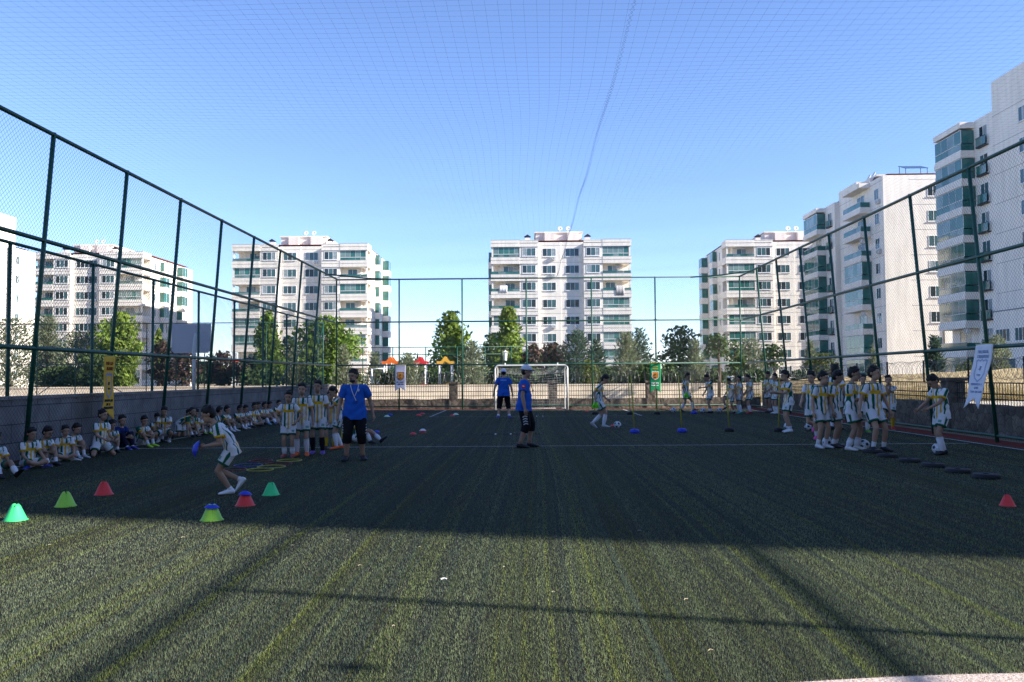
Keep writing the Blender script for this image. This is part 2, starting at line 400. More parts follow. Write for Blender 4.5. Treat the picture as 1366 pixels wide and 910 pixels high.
def rubble_material():
    m = bpy.data.materials.new('rubble_stone'); m.use_nodes = True
    n = m.node_tree; L = n.links; b = n.nodes['Principled BSDF']; b.inputs['Roughness'].default_value = .95; b.inputs['Specular IOR Level'].default_value = .1
    tc = n.nodes.new('ShaderNodeTexCoord'); nz = n.nodes.new('ShaderNodeTexNoise'); nz.inputs['Scale'].default_value = 2.2; nz.inputs['Detail'].default_value = 8; nz.inputs['Roughness'].default_value = .65
    L.new(tc.outputs['Object'], nz.inputs['Vector'])
    v1 = n.nodes.new('ShaderNodeTexVoronoi'); v1.inputs['Scale'].default_value = 4.2; v2 = n.nodes.new('ShaderNodeTexVoronoi'); v2.feature = 'DISTANCE_TO_EDGE'; v2.inputs['Scale'].default_value = 4.2
    ad = n.nodes.new('ShaderNodeVectorMath'); ad.operation = 'MULTIPLY_ADD'; ad.inputs[1].default_value = (.25, .25, .25)
    L.new(nz.outputs['Color'], ad.inputs[0]); L.new(tc.outputs['Object'], ad.inputs[2]); L.new(ad.outputs[0], v1.inputs['Vector']); L.new(ad.outputs[0], v2.inputs['Vector'])
    sp = n.nodes.new('ShaderNodeSeparateColor'); L.new(v1.outputs['Color'], sp.inputs[0])
    r = n.nodes.new('ShaderNodeValToRGB'); e = r.color_ramp.elements; e[0].color = (.15, .125, .105, 1); e[1].color = (.27, .225, .18, 1); L.new(sp.outputs[0], r.inputs[0])
    r2 = n.nodes.new('ShaderNodeValToRGB'); r2.color_ramp.elements[0].position = .0; r2.color_ramp.elements[1].position = .09; r2.color_ramp.elements[0].color = (.62, .6, .58, 1); L.new(v2.outputs['Distance'], r2.inputs[0])
    r3 = n.nodes.new('ShaderNodeValToRGB'); r3.color_ramp.elements[0].position = .35; r3.color_ramp.elements[1].position = .65; r3.color_ramp.elements[0].color = (.5, .5, .5, 1); L.new(nz.outputs['Fac'], r3.inputs[0])
    a = n.nodes.new('ShaderNodeMix'); a.data_type = 'RGBA'; a.blend_type = 'MULTIPLY'; a.inputs[0].default_value = 1; L.new(r.outputs[0], a.inputs[6]); L.new(r2.outputs[0], a.inputs[7])
    c = n.nodes.new('ShaderNodeMix'); c.data_type = 'RGBA'; c.blend_type = 'MULTIPLY'; c.inputs[0].default_value = 1; L.new(a.outputs[2], c.inputs[6]); L.new(r3.outputs[0], c.inputs[7])
    L.new(c.outputs[2], b.inputs['Base Color'])
    bp = n.nodes.new('ShaderNodeBump'); bp.inputs['Strength'].default_value = .8; bp.inputs['Distance'].default_value = .04; L.new(v2.outputs['Distance'], bp.inputs['Height']); L.new(bp.outputs[0], b.inputs['Normal'])
    return m
M['stone'] = rubble_material()
M['cream'] = mat('cream_plaster', (.66, .56, .43), .9, 0, .1, .18, 1.5, .15)
M['yellow'] = mat('yellow_plaster', (.52, .42, .25), .9, 0, .1, .55, 4.5, .6)
t = thing('block_wall', 'low grey concrete block wall behind the seated boys', 'wall', (-9.62, 0, 0))
MB().box(-.12, -4, -.02, .10, 40.4, 1.14).obj('block_courses', M['block'], t)
MB().box(-.16, -4, 1.142, .14, 40.42, 1.20).obj('coping', mat('coping_concrete', (.24, .225, .22), .9, 0, .1, .2, 2), t)
# court fence behind the block wall
t = thing('court_fence', 'lower green court fence rising behind the grey block wall', 'fence', (0,0,0))
cx = -9.95
for k in range(9):
    y = 40-3.03*k*1.005
    MB().tube([(cx, y, 0), (cx, y, 4.15)], .036, 8).obj('post', M['green'], t, True)
for y in (12.7, 9.6, 6.5, 3.4): MB().tube([(cx, y, 0), (cx, y, 4.15)], .036, 8).obj('post', M['green'], t, True)
MB().tube([(cx, 0, 4.15), (cx, 40, 4.15)], .034, 8).obj('rail', M['green'], t, True)
MB().tube([(cx, 36.9, .9), (cx, 39.95, 3.95)], .025, 6).obj('brace', M['green'], t, True)
MB().tube([(cx, 37.0, 3.1), (cx, 31.2, .6)], .025, 6).obj('brace', M['green'], t, True)
m = MB(); wires(m, lambda u, v: (cx-.045, u, v), 0, 40, 1.2, 4.13, .10, .002); m.obj('wire_mesh', M['wire'], t)
t = thing('court_fence', 'thin green fence closing the far end of the basketball court at left', 'fence', (0, 40.3, 0))
for px in (50, 101, 148, 195.6, 235, 273, 312, 355, 396, 424):
    p = P(px, 470, 40.3)
    MB().tube([(p.x, 0, 0), (p.x, 0, 4.25)], .026, 8).obj('post', M['green'], t, True)
for z in (4.25, 2.25): MB().tube([(-30, 0, z), (-10.0, 0, z)], .022, 6).obj('rail', M['green'], t, True)
for (a, b_) in (((101, 438), (48, 478)), ((101, 438), (150, 478)), ((101, 492), (50, 527)), ((101, 492), (170, 527))):
    q0, q1 = P(*a, 40.36), P(*b_, 40.36)
    MB().tube([(q0.x, .06, q0.z), (q1.x, .06, q1.z)], .02, 6).obj('brace', M['green'], t, True)
m = MB(); wires(m, lambda u, v: (u, .03, v), -30, -10, .05, 4.2, .10, .0018); m.obj('wire_mesh', M['wire'], t)
# ------------------------------------------------------------------ stone walls with iron railing and razor wire
M['iron'] = mat('black_iron', (.018, .018, .02), .55, 0, .3)
M['razor'] = mat('galvanised_wire', (.25, .25, .25), .45, .6)
def railing_wall(label, fn, u0, u1, hgt, thick, pillars, z1, coil, seed):
    """fn(u, n) -> xy ; n = outward offset"""
    t = thing('stone_wall', label, 'wall', (0,0,0)); q = random.Random(seed)
    m = MB(); N = int((u1-u0)/.5)
    def sec(u, zt): return [(*fn(u, 0), -.02), (*fn(u, thick), -.02), (*fn(u, thick), zt), (*fn(u, 0), zt)]
    vs = []; fs = []
    for i in range(N+1):
        u = u0+(u1-u0)*i/N; vs += sec(u, hgt+q.uniform(-.025, .025))
    for i in range(N):
        for k in range(4): fs.append((4*i+k, 4*i+(k+1) % 4, 4*i+4+(k+1) % 4, 4*i+4+k))
    fs += [(0,1,2,3), (4*N+3, 4*N+2, 4*N+1, 4*N)]
    m.add(vs, fs); m.obj('stone_courses', M['stone'], t)
    for u in pillars:
        m = MB(); a, b_, c, d = fn(u-.2, -.05), fn(u+.2, -.05), fn(u+.2, thick+.05), fn(u-.2, thick+.05)
        for z0, z_1, e in ((-.02, z1+.04, 0), (z1+.042, z1+.13, .05)):
            a, b_, c, d = fn(u-.2-e, -.05-e), fn(u+.2+e, -.05-e), fn(u+.2+e, thick+.05+e), fn(u-.2-e, thick+.05+e)
            m.add([(*p, z0) for p in (a, b_, c, d)]+[(*p, z_1) for p in (a, b_, c, d)], [(0,1,2,3),(4,7,6,5),(0,4,5,1),(1,5,6,2),(2,6,7,3),(3,7,4,0)])
        m.obj('pillar', M['stone'], t)
    m = MB(); c = thick/2
    for z in (hgt+.14, (hgt+z1)/2, z1): m.tube([(*fn(u0, c), z), (*fn(u1, c), z)], .016, 5)
    u = u0
    while u < u1:
        m.tube([(*fn(u, c), hgt-.02), (*fn(u, c), z1+.01)], .010, 4, False); u += .115
    m.obj('railing', M['iron'], t)
    u = u0+.5
    while u < u1:
        MB().tube([(*fn(u, c), z1), (*fn(u, c), z1+.62)], .028, 6).obj('wire_post', M['iron'], t); u += 2.4
    if coil:
        m = MB(); pts = []
        a, b_ = coil; n = int((b_-a)/.22)*14
        for i in range(n+1):
            u = a+(b_-a)*i/n; an = 2*math.pi*i/14
            rr = .25+.02*math.sin(i*.37)
            x, y = fn(u+.05*math.sin(i*.11), c+rr*math.cos(an)); pts.append((x, y, z1+.34+rr*math.sin(an)))
        m.tube(pts, .005, 3, False); m.obj('razor_wire', M['razor'], t)
    return t
pf = [P(px, 530, 40).x for px in (605, 737, 867)]
railing_wall('low brown stone wall with railing across the far end behind the goal', lambda u, n: (u, 39.75+n), -9.3, 11.1, .46, .35, pf, 1.16, (-9, 11), 1)
railing_wall('low dark stone wall with iron railing along the right side', lambda u, n: (11.15+n, u), -3, 39.7, .74, .35, [37.5, 31.5, 22.3, 11], 1.28, (14, 39.5), 2)
# sunlit plaster walls across the lane
t = thing('plaster_wall', 'low sunlit cream wall running behind the far railing', 'wall', (0, 52, 0))
MB().box(-45, 0, -.02, 14.6, .3, .98).obj('wall_face', M['cream'], t)
MB().box(-45, -.04, .982, 14.6, .34, 1.05).obj('coping', M['cream'], t)
t = thing('plaster_wall', 'sunlit yellow wall beyond the railing on the right side', 'wall', (0, 51, 0))
def yw(x): return 1.2+max(0, x-16)*.045
m = MB(); vs = []
for i in range(61):
    x = 14.6+i*.5; vs += [(x, 0, -.02), (x, .35, -.02), (x, .35, yw(x)+.03*math.sin(i*1.3)), (x, 0, yw(x)+.03*math.sin(i*1.3))]
m.add(vs, [(4*i+k, 4*i+(k+1) % 4, 4*i+4+(k+1) % 4, 4*i+4+k) for i in range(60) for k in range(4)]+[(0,1,2,3)]); m.obj('wall_face', M['yellow'], t)
# ------------------------------------------------------------------ apartment buildings
WC = {}
def window_meshes(w, h, nm, d=0.05):
    key = (round(w, 2), round(h, 2), nm)
    if key in WC: return WC[key]
    fr = MB(); f = .055
    fr.box(-w/2, -d, 0, w/2, 0, f); fr.box(-w/2, -d, h-f, w/2, 0, h)
    fr.box(-w/2, -d, f, -w/2+f, 0, h-f); fr.box(w/2-f, -d, f, w/2, 0, h-f)
    for i in range(1, nm):
        x = -w/2+w*i/nm; fr.box(x-f/2, -d, f, x+f/2, 0, h-f)
    fr.box(-w/2-.06, -.14, -.09, w/2+.06, .0, -.012)
    a = fr.mesh('window', M['frame'])
    ps = []
    rr = random.Random(int(w*100)+nm)
    for k in range(7):
        p = MB(); cur = rr.choice([0, 0, 1]) if k else 0
        for i in range(nm):
            x0, x1 = -w/2+w*i/nm+.02, -w/2+w*(i+1)/nm-.02
            p.k = 0 if rr.random() < .66 else (1 if rr.random() < .6 else 2)
            tl = rr.uniform(-.006, .006)
            p.add([(x0, -.02+tl, .03), (x1, -.02-tl, .03), (x1, -.02-tl, h-.03), (x0, -.02+tl, h-.03), (x0, -.004, .03), (x1, -.004, .03), (x1, -.004, h-.03), (x0, -.004, h-.03)],
                  [(0,1,2,3),(0,4,5,1),(1,5,6,2),(2,6,7,3),(3,7,4,0)])
        ps.append(p.mesh('pane', [M['glass1'], M['glass2'], M['glass3']]))
    WC[key] = (a, ps); return WC[key]
def add_window(b, x, y, z, w, h, nm, rz, q):
    a, ps = window_meshes(w, h, nm)
    o = link('window', a, b, (x, y, z)); o.rotation_euler = (0, 0, rz)
    link('pane', q.choice(ps), o); return o
def ac_unit(b, x, y, z, rz):
    if 'acm' not in WC:
        m = MB(); m.box(-.4, -.36, 0, .4, -.06, .55); m.k = 1; m.lathe([(.19, 0), (.21, 0), (.21, .02), (.19, .02)], n=16)
        v = m.v[8:]; m.v[8:] = [(p[0]-.08, -.362-p[2], p[1]+.27) for p in v]
        m.box(-.3, -.06, .1, -.25, 0, .15); m.box(.25, -.06, .1, .3, 0, .15); WC['acm'] = m.mesh('air_conditioner', [M['ac'], M['dark']])
    o = link('air_conditioner', WC['acm'], b, (x, y, z)); o.rotation_euler = (0, 0, rz)
GQ = random.Random(5)
def glazing(m, x0, x1, y, z0, z1, n, mull=True):
    """row of balcony glass sheets along x at depth y"""
    for i in range(n):
        a, c = x0+(x1-x0)*i/n+.015, x0+(x1-x0)*(i+1)/n-.015
        m.k = 0 if GQ.random() < .5 else 2; m.box(a, y, z0, c, y+.03, z1)
        if mull: m.k = 1; m.box(c, y-.01, z0, c+.03, y+.04, z1)
    m.k = 1; m.box(x0, y-.03, z0-.05, x1, y+.05, z0-.002); m.box(x0, y-.03, z1+.002, x1, y+.05, z1+.05)
def building(label, x, y, rz, W, D, nf, spec, left=(), right=(), seed=1, fh=3.0, z0=.9, pent=True, roofz=1.0, dishes=2, name='apartment_building', group=None):
    """front facade on local y=0 facing -y. spec: (kind, x0, x1, ...) segments"""
    b = thing(name, label, 'building', (x, y, 0), rz, group); q = random.Random(seed)
    H = z0+nf*fh
    wl = MB(); gr = MB()
    for s in spec:
        k, a, c = s[0], s[1], s[2]; dp = s[3] if len(s) > 3 else 0
        if k == 'loggia':
            end = -1 if a < .01 else (1 if c > W-.01 else 0)
            ia, ic = (a+1.4 if end < 0 else a), (c-1.4 if end > 0 else c)
            wl.box(ia, 1.5, 0, ic, D, H)
            if end: # side return behind the open corner
                e0, e1 = (a, ia) if end < 0 else (ic, c)
                wl.box(e0, 3.2, 0, e1, D, H)
            pa = a+.02 if end < 0 else c-.30
            if end: wl.box(pa, .02, 0, pa+.28, .3, H)
            for f in range(nf+1):
                zz = z0+f*fh
                wl.k = 1
                wl.box(a-.12*(end < 0), -.14, zz-.62, c+.12*(end > 0), 3.19 if end else 1.49, zz-.10)
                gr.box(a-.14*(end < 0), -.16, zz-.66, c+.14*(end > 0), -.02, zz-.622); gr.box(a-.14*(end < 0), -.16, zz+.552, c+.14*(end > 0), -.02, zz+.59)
                wl.box(a-.05*(end < 0), -.07, zz-.098, c+.05*(end > 0), 3.18 if end else 1.48, zz+.06)
                wl.box(a-.12*(end < 0), -.14, zz+.062, c+.12*(end > 0), .02 if f < nf else 3.19, zz+.55)
                if end < 0 and f < nf: wl.box(a-.12, .022, zz+.062, a+.02, 3.19, zz+.55)
                if end > 0 and f < nf: wl.box(c-.02, .022, zz+.062, c+.12, 3.19, zz+.55)
                wl.k = 0
                if f == nf: continue
                # balcony part
                m = MB(); r = q.random(); glz = r < s[4] if len(s) > 4 else r < .5
                zt = zz+fh-.70
                if glz:
                    glazing(m, a+.32*(end < 0), c-.32*(end > 0), .05, zz+1.15, zt, 5); glazing(m, a+.32*(end < 0), c-.32*(end > 0), .05, zz+.62, zz+1.06, 5, False)
                else:
                    glazing(m, a, c, -.1, zz+.62, zz+.98, 4, False)
                m.obj('balcony_glazing' if glz else 'balcony_railing', [M['teal'], M['frame'] if glz else M['teal'], M['teal2']], b)
                add_window(b, (ia+ic)/2+q.uniform(-.3, .3), 1.5, zz+.15, 1.7, 2.0, 2, 0, q)
                if q.random() < .3: ac_unit(b, ic-.7, 1.5, zz+1.6, 0)
        elif k == 'win':     # flush wing wall with window and bands
            wl.box(a, 0, 0, c, D, H)
            ww = s[4] if len(s) > 4 else 2.35
            for f in range(nf+1):
                zz = z0+f*fh; wl.k = 1
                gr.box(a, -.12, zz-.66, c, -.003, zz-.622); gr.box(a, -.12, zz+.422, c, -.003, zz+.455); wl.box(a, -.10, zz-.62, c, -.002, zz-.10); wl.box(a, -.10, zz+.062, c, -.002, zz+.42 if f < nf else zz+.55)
                wl.k = 0
                if f < nf: add_window(b, (a+c)/2, 0, zz+.72, ww, 1.42, 3, 0, q)
        elif k == 'recess':
            wl.box(a, dp, 0, c, D, H+(s[6] if len(s) > 6 else .25))
            for xx in s[4]:
                for f in range(nf):
                    add_window(b, xx, dp, z0+f*fh+.72, 2.35 if len(s) < 6 else s[5], 1.42, 3 if len(s) < 6 else 2, 0, q)
                    if q.random() < .22: ac_unit(b, xx+.7, dp, z0+f*fh+.05, 0)
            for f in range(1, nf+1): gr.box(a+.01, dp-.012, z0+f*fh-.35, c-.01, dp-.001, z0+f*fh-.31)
        elif k == 'plain':
            wl.box(a, dp, 0, c, D, H+(s[4] if len(s) > 4 else .3))
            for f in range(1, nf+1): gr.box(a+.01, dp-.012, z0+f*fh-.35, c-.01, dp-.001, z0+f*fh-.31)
        elif k == 'bay':      # protruding glazed balcony tower; dp = protrusion
            wl.box(a, 0, 0, c, D, H+.3)
            for f in range(nf):
                zz = z0+f*fh; wl.k = 1
                wl.box(a, -dp-.12, zz-.58, c, -.002, zz-.05); wl.box(a+.06, -dp-.04, zz-.048, c-.06, -.004, zz+.20); wl.k = 0
                if f == nf-1: wl.box(a, -dp-.12, zz+fh-.42, c, -.002, zz+fh+.2)
                m = MB(); opn = q.random() < .22
                if not opn:
                    glazing(m, a+.1, c-.1, -dp, zz+1.0, zz+fh-.66, 4)
                    for xx in (a+.08, c-.12):
                        m.k = 0; m.box(xx, -dp+.04, zz+.95, xx+.03, -.05, zz+fh-.66)
                glazing(m, a+.1, c-.1, -dp, zz+.26, zz+.92, 4, False)
                for xx in (a+.08, c-.12):
                    m.k = 0; m.box(xx, -dp+.04, zz+.14, xx+.03, -.05, zz+.86)
                m.obj('balcony_glazing', [M['teal'], M['frame'], M['teal2']], b)
                add_window(b, (a+c)/2, 0, zz+.15, min(2.4, c-a-.7), 2.1, 2, 0, q)
                if q.random() < .4: ac_unit(b, c-.6, -dp+.5, zz+1.9, 0)
        elif k == 'annex':    # low entrance block in front of the facade
            wl.box(a, -dp, 0, c, -.003, s[4])
            for i in range(3): add_window(b, a+1.6+i*3.2, -dp, 4.6, 2.4, 1.3, 4, 0, q)
            add_window(b, a+2.2, -dp, .4, 2.8, 2.6, 2, 0, q); gr.box(a-.05, -dp-.03, s[4]+.002, c+.05, -.004, s[4]+.12)
        elif k == 'juliet':   # window column with small railings
            wl.box(a, 0, 0, c, D, H+.3)
            for f in range(nf):
                zz = z0+f*fh; add_window(b, (a+c)/2, 0, zz+.3, 1.5, 2.0, 2, 0, q)
                m = MB(); glazing(m, (a+c)/2-.9, (a+c)/2+.9, -.35, zz+.25, zz+1.1, 3, False); m.box((a+c)/2-.9, -.35, zz+.08, (a+c)/2+.9, -.002, zz+.18)
                m.obj('balcony_railing', [M['teal'], M['dark'], M['teal2']], b)
    # side faces
    for side, lst in ((-1, left), (1, right)):
        sx = 0 if side < 0 else W; rzz = -math.pi/2 if side < 0 else math.pi/2
        for it in lst:
            for f in range(nf):
                zz = z0+f*fh
                if it[0] == 'win': add_window(b, sx, it[1], zz+.72, it[2], 1.4, 2, rzz, q)
                elif it[0] == 'bay':
                    pr = it[3]; y0, y1 = it[1], it[2]; x0, x1 = (sx, sx+pr) if side > 0 else (sx-pr, sx)
                    wl.k = 1; wl.box(x0+.002 if side > 0 else x0, y0, zz-.45, x1 if side > 0 else x1-.002, y1, zz+.7); wl.k = 0
                    m = MB(); m.k = 0; xx = x1-.08 if side > 0 else x0+.05
                    if q.random() < .75: m.box(xx, y0+.1, zz+.72, xx+.03, y1-.1, zz+fh-.47)
                    m.box(min(x0, x1)+.1, y0+.06, zz+.72, max(x0, x1)-.1, y0+.09, zz+fh-.47)
                    m.k = 1; m.box(xx-.01, (y0+y1)/2-.04, zz+.72, xx+.045, (y0+y1)/2+.04, zz+fh-.47)
                    m.obj('balcony_glazing', [M['teal'], M['frame'], M['teal2']], b)
        for f in range(1, nf+1):
            x0 = sx-.012 if side < 0 else sx+.001
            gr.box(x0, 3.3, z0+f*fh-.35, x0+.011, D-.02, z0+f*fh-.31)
    MB().tube([(W+.07, D*.45, 0), (W+.07, D*.45, H)], .06, 6).obj('drain_pipe', M['dark'], b)
    MB().tube([(-.07, D*.45, 0), (-.07, D*.45, H)], .06, 6).obj('drain_pipe', M['dark'], b)
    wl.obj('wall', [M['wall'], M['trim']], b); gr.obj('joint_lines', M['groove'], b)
    # roof
    rf = MB(); zt = H+.56
    rf.add([(.5, .8, zt), (W-.5, .8, zt), (W-.5, D-.8, zt), (.5, D-.8, zt), (W*.28, D*.35, zt+roofz), (W*.72, D*.35, zt+roofz), (W*.72, D*.65, zt+roofz), (W*.28, D*.65, zt+roofz)],
           [(0,1,5,4),(1,2,6,5),(2,3,7,6),(3,0,4,7),(4,5,6,7),(0,3,2,1)])
    ro = rf.obj('roof', M['roof'], b)
    if pent:
        m = MB(); px0, px1 = W*.32, W*.66
        m.box(px0, 3.2, zt-.2, px1, D*.7, zt+1.75); m.box(px0-.2, 3.0, zt+1.752, px1+.2, D*.7+.2, zt+1.95); m.box(px0+1.6, 2.4, zt-.2, px0+3.4, 3.19, zt+1.7)
        m.box(px1-2.6, 2.4, zt-.2, px1-.6, 3.19, zt+1.7)
        m.obj('stair_head', M['wall'], b)
        for i, xx in enumerate((W*.26, W*.70)):
            m = MB(); m.box(xx-.45, 2.4, zt, xx+.45, 3.2, zt+.75); m.k = 1
            m.add([(xx-.6, 2.3, zt+1.0), (xx+.6, 2.3, zt+1.0), (xx+.6, 3.3, zt+1.0), (xx-.6, 3.3, zt+1.0), (xx, 2.3, zt+1.4), (xx, 3.3, zt+1.4)], [(0,1,4),(1,2,5,4),(2,3,5),(3,0,4,5),(0,3,2,1)])
            for ddx in (-.4, .4): m.box(xx+ddx-.03, 2.7, zt+.75, xx+ddx+.03, 2.8, zt+1.02)
            m.obj('chimney', [M['wall'], M['dark']], b)
        for i in range(dishes):
            xx = W*(.50+.06*i); d = MB()
            d.tube([(xx, 4, zt+1.9), (xx, 4, zt+2.45)], .04, 6)
            pr = [(0, .0), (.25, .05), (.45, .16), (.46, .13), (.25, .02), (0, -.03)]
            o0 = len(d.v); d.lathe(pr, (0,0,0), 16, False)
            mt = Matrix.Rotation(R(60), 3, 'X')
            d.v[o0:] = [tuple(mt @ Vector(p)+Vector((xx, 3.95, zt+2.6))) for p in d.v[o0:]]
            d.obj('satellite_dish', M['ac'], b, True)
    return b
def specA(W, g=.5):
    return [('loggia', 0, 4.9, 0, g), ('win', 4.9, 8.2), ('recess', 8.2, W/2, .62, [8.2+1.9]), ('recess', W/2, W-8.2, .70, [W-8.2-1.95]), ('win', W-8.2, W-4.9), ('loggia', W-4.9, W, 0, g)]
sideA = [('win', 5.2, .8), ('bay', 7.2, 9.6, .9), ('win', 11.2, .9), ('bay', 15, 17.5, 1.3)]
# middle block
def front_at(pxl, pxr, Y): return P(pxl, 400, Y).x, P(pxr, 400, Y).x
Y = 144; a, c = front_at(656, 842, Y)
bm_ = building('white eight storey apartment block straight behind the goal with washing hung on its balconies', a, Y, 0, c-a, 19, 8, specA(c-a, .62), sideA, sideA, 11)
for px, py, wd, hh, colr in ((671.5, 386, 1.35, 1.25, (.75, .75, .8)), (827, 387.5, 1.5, 1.7, (.45, .43, .42))):
    p = P(px, py, Y)
    m = MB(); n = 8; vs = []
    for i in range(n+1):
        for (z, d) in ((hh/2, .17), (0, .24), (-hh/2, .20)):
            vs.append((-wd/2+wd*i/n, -d-.03*math.sin(i*2.1), z))
    fs = [(3*i+k, 3*i+3+k, 3*i+4+k, 3*i+1+k) for i in range(n) for k in (0, 1)]
    m.add(vs, fs); o = m.obj('laundry_sheet', mat('laundry', colr, .9), None, True); o.location = (p.x, Y, p.z)
    md = o.modifiers.new('thick', 'SOLIDIFY'); md.thickness = .03
    tag(o, 'white patterned sheet hung over an upper left balcony of the middle block' if px < 700 else 'grey blanket hung over an upper right balcony of the middle block', 'laundry')
Y = 146; a, c = front_at(310, 490, Y)
building('white apartment block left of the goal, its sunlit right side facing the pitch', a, Y, 0, c-a, 19, 8, specA(c-a, .35), sideA, sideA, 22)
Y = 153; a, c = front_at(36, 190, Y)
building('white apartment block at the far left seen through the court fence', a, Y, 0, c-a, 23, 8, specA(c-a, .3), sideA, sideA, 33)
Y = 146; a = P(970, 400, Y).x
building('white apartment block right of the goal, partly hidden by the taller towers', a, Y, 0, 24.2, 20, 8, specA(24.2, .6), sideA, sideA, 44)
# edge block at the far left
Y = 125; c = -84.0
b = building('plain white block cut by the left edge of the picture', c-16, Y, 0, 16, 14, 7, [('plain', 0, 6, 0), ('recess', 6, 16, 0, [8, 13.5], .8)], (), [('win', 4, .9), ('win', 9, .9)], 55, pent=False, roofz=.2, fh=3.15)
MB().box(3, 1, 22, 15.95, 8.5, 28.2).obj('stair_head', M['wall'], b)
# towers on the right: facade along Y facing -X
def tower(label, X, yn, yf, nf, seed, spec, left, right, W2, **k):
    # local x runs from far to near (rotation -90deg: local -y faces -X, local x -> -Y)
    return building(label, X, yf, -math.pi/2, yf-yn, W2, nf, spec, left, right, seed, **k)
specR2 = [('bay', .3, 6.5, 1.3), ('juliet', 6.5, 10.2), ('plain', 10.2, 16.8, .7, 1.8), ('bay', 16.8, 23, 1.3), ('recess', 23, 27, 0, [25], 1.3)]
tower('white tower with teal glazed balconies and a blank sunlit gable on the right', 45.7, 106, 133, 8, 66, specR2, [], [('win', 6.3, 1.4)], 16, fh=3.24)
specR3 = [('bay', .2, 5.9, 1.4), ('juliet', 5.9, 9.2), ('plain', 9.2, 11.8, .0, 3.2), ('recess', 11.8, 27, 0, [14.3, 18.5, 22], 1.3, 3.2), ('annex', 9.4, 19.5, .6, 7.6)]
tower('tall white tower cut by the right edge with stacked glazed balconies', 47.0, 65.5, 92.5, 9, 77, specR3, [], [('win', 5, 1.4), ('win', 10, 1.4)], 16, fh=2.98)
tower('white tower beside the pitch to the right of the camera', 38, -1.25, 26.0, 14, 88, [('bay', .3, 6.5, 1.0), ('juliet', 6.5, 10.2), ('plain', 10.2, 16.8, .7, .6), ('bay', 16.8, 23, 1.0), ('recess', 23, 27.25, 0, [25], 1.3)], [], [('win', 4, 1.4)], 10, z0=.5, pent=False, roofz=.2)  # casts the shadow over the pitch; extra storeys added to block more sky
tower('unseen white tower added behind the camera on the right to block sky light', 38, -46, -18, 12, 99, [('bay', .3, 6.5, 1.0), ('juliet', 6.5, 10.2), ('plain', 10.2, 16.8, .7, .6), ('bay', 16.8, 23, 1.0), ('recess', 23, 28, 0, [25], 1.3)], [], [('win', 4, 1.4)], 10, z0=.5, pent=False, roofz=.2)  # added out of view to cut the sky light in the shaded area
building('unseen white apartment block added behind the camera to block sky light', 28, -34, math.pi, 56, 14, 10, [('win', 0, 6), ('plain', 6, 14, .4, .4), ('win', 14, 20), ('win', 20, 26), ('plain', 26, 32, .4, .4), ('win', 32, 38), ('win', 38, 44), ('plain', 44, 50, .4, .4), ('win', 50, 56)], [], [], 111, z0=.5, pent=False, roofz=.2)  # unseen block, added so less sky light reaches whites in the shade
# solar panel frame on the right tower's roof
t = thing('solar_heater', 'dark solar water heater frame on the roof of the glazed right tower', 'solar heater', (49.6, 109, 27.4))
MB().add([(-.1,-1,1.0),(2.9,-1,1.0),(2.9,1,1.75),(-.1,1,1.75),(-.1,-1,1.08),(2.9,-1,1.08),(2.9,1,1.83),(-.1,1,1.83)], [(0,3,2,1),(4,5,6,7),(0,1,5,4),(1,2,6,5),(2,3,7,6),(3,0,4,7)]).obj('panel', M['glass2'], t)
m = MB()
for x in (0, 2.8):
    m.tube([(x,-.9,0),(x,-.9,1.02)], .04, 6); m.tube([(x,.9,0),(x,.9,1.75)], .04, 6)
m.obj('frame', M['dark'], t)
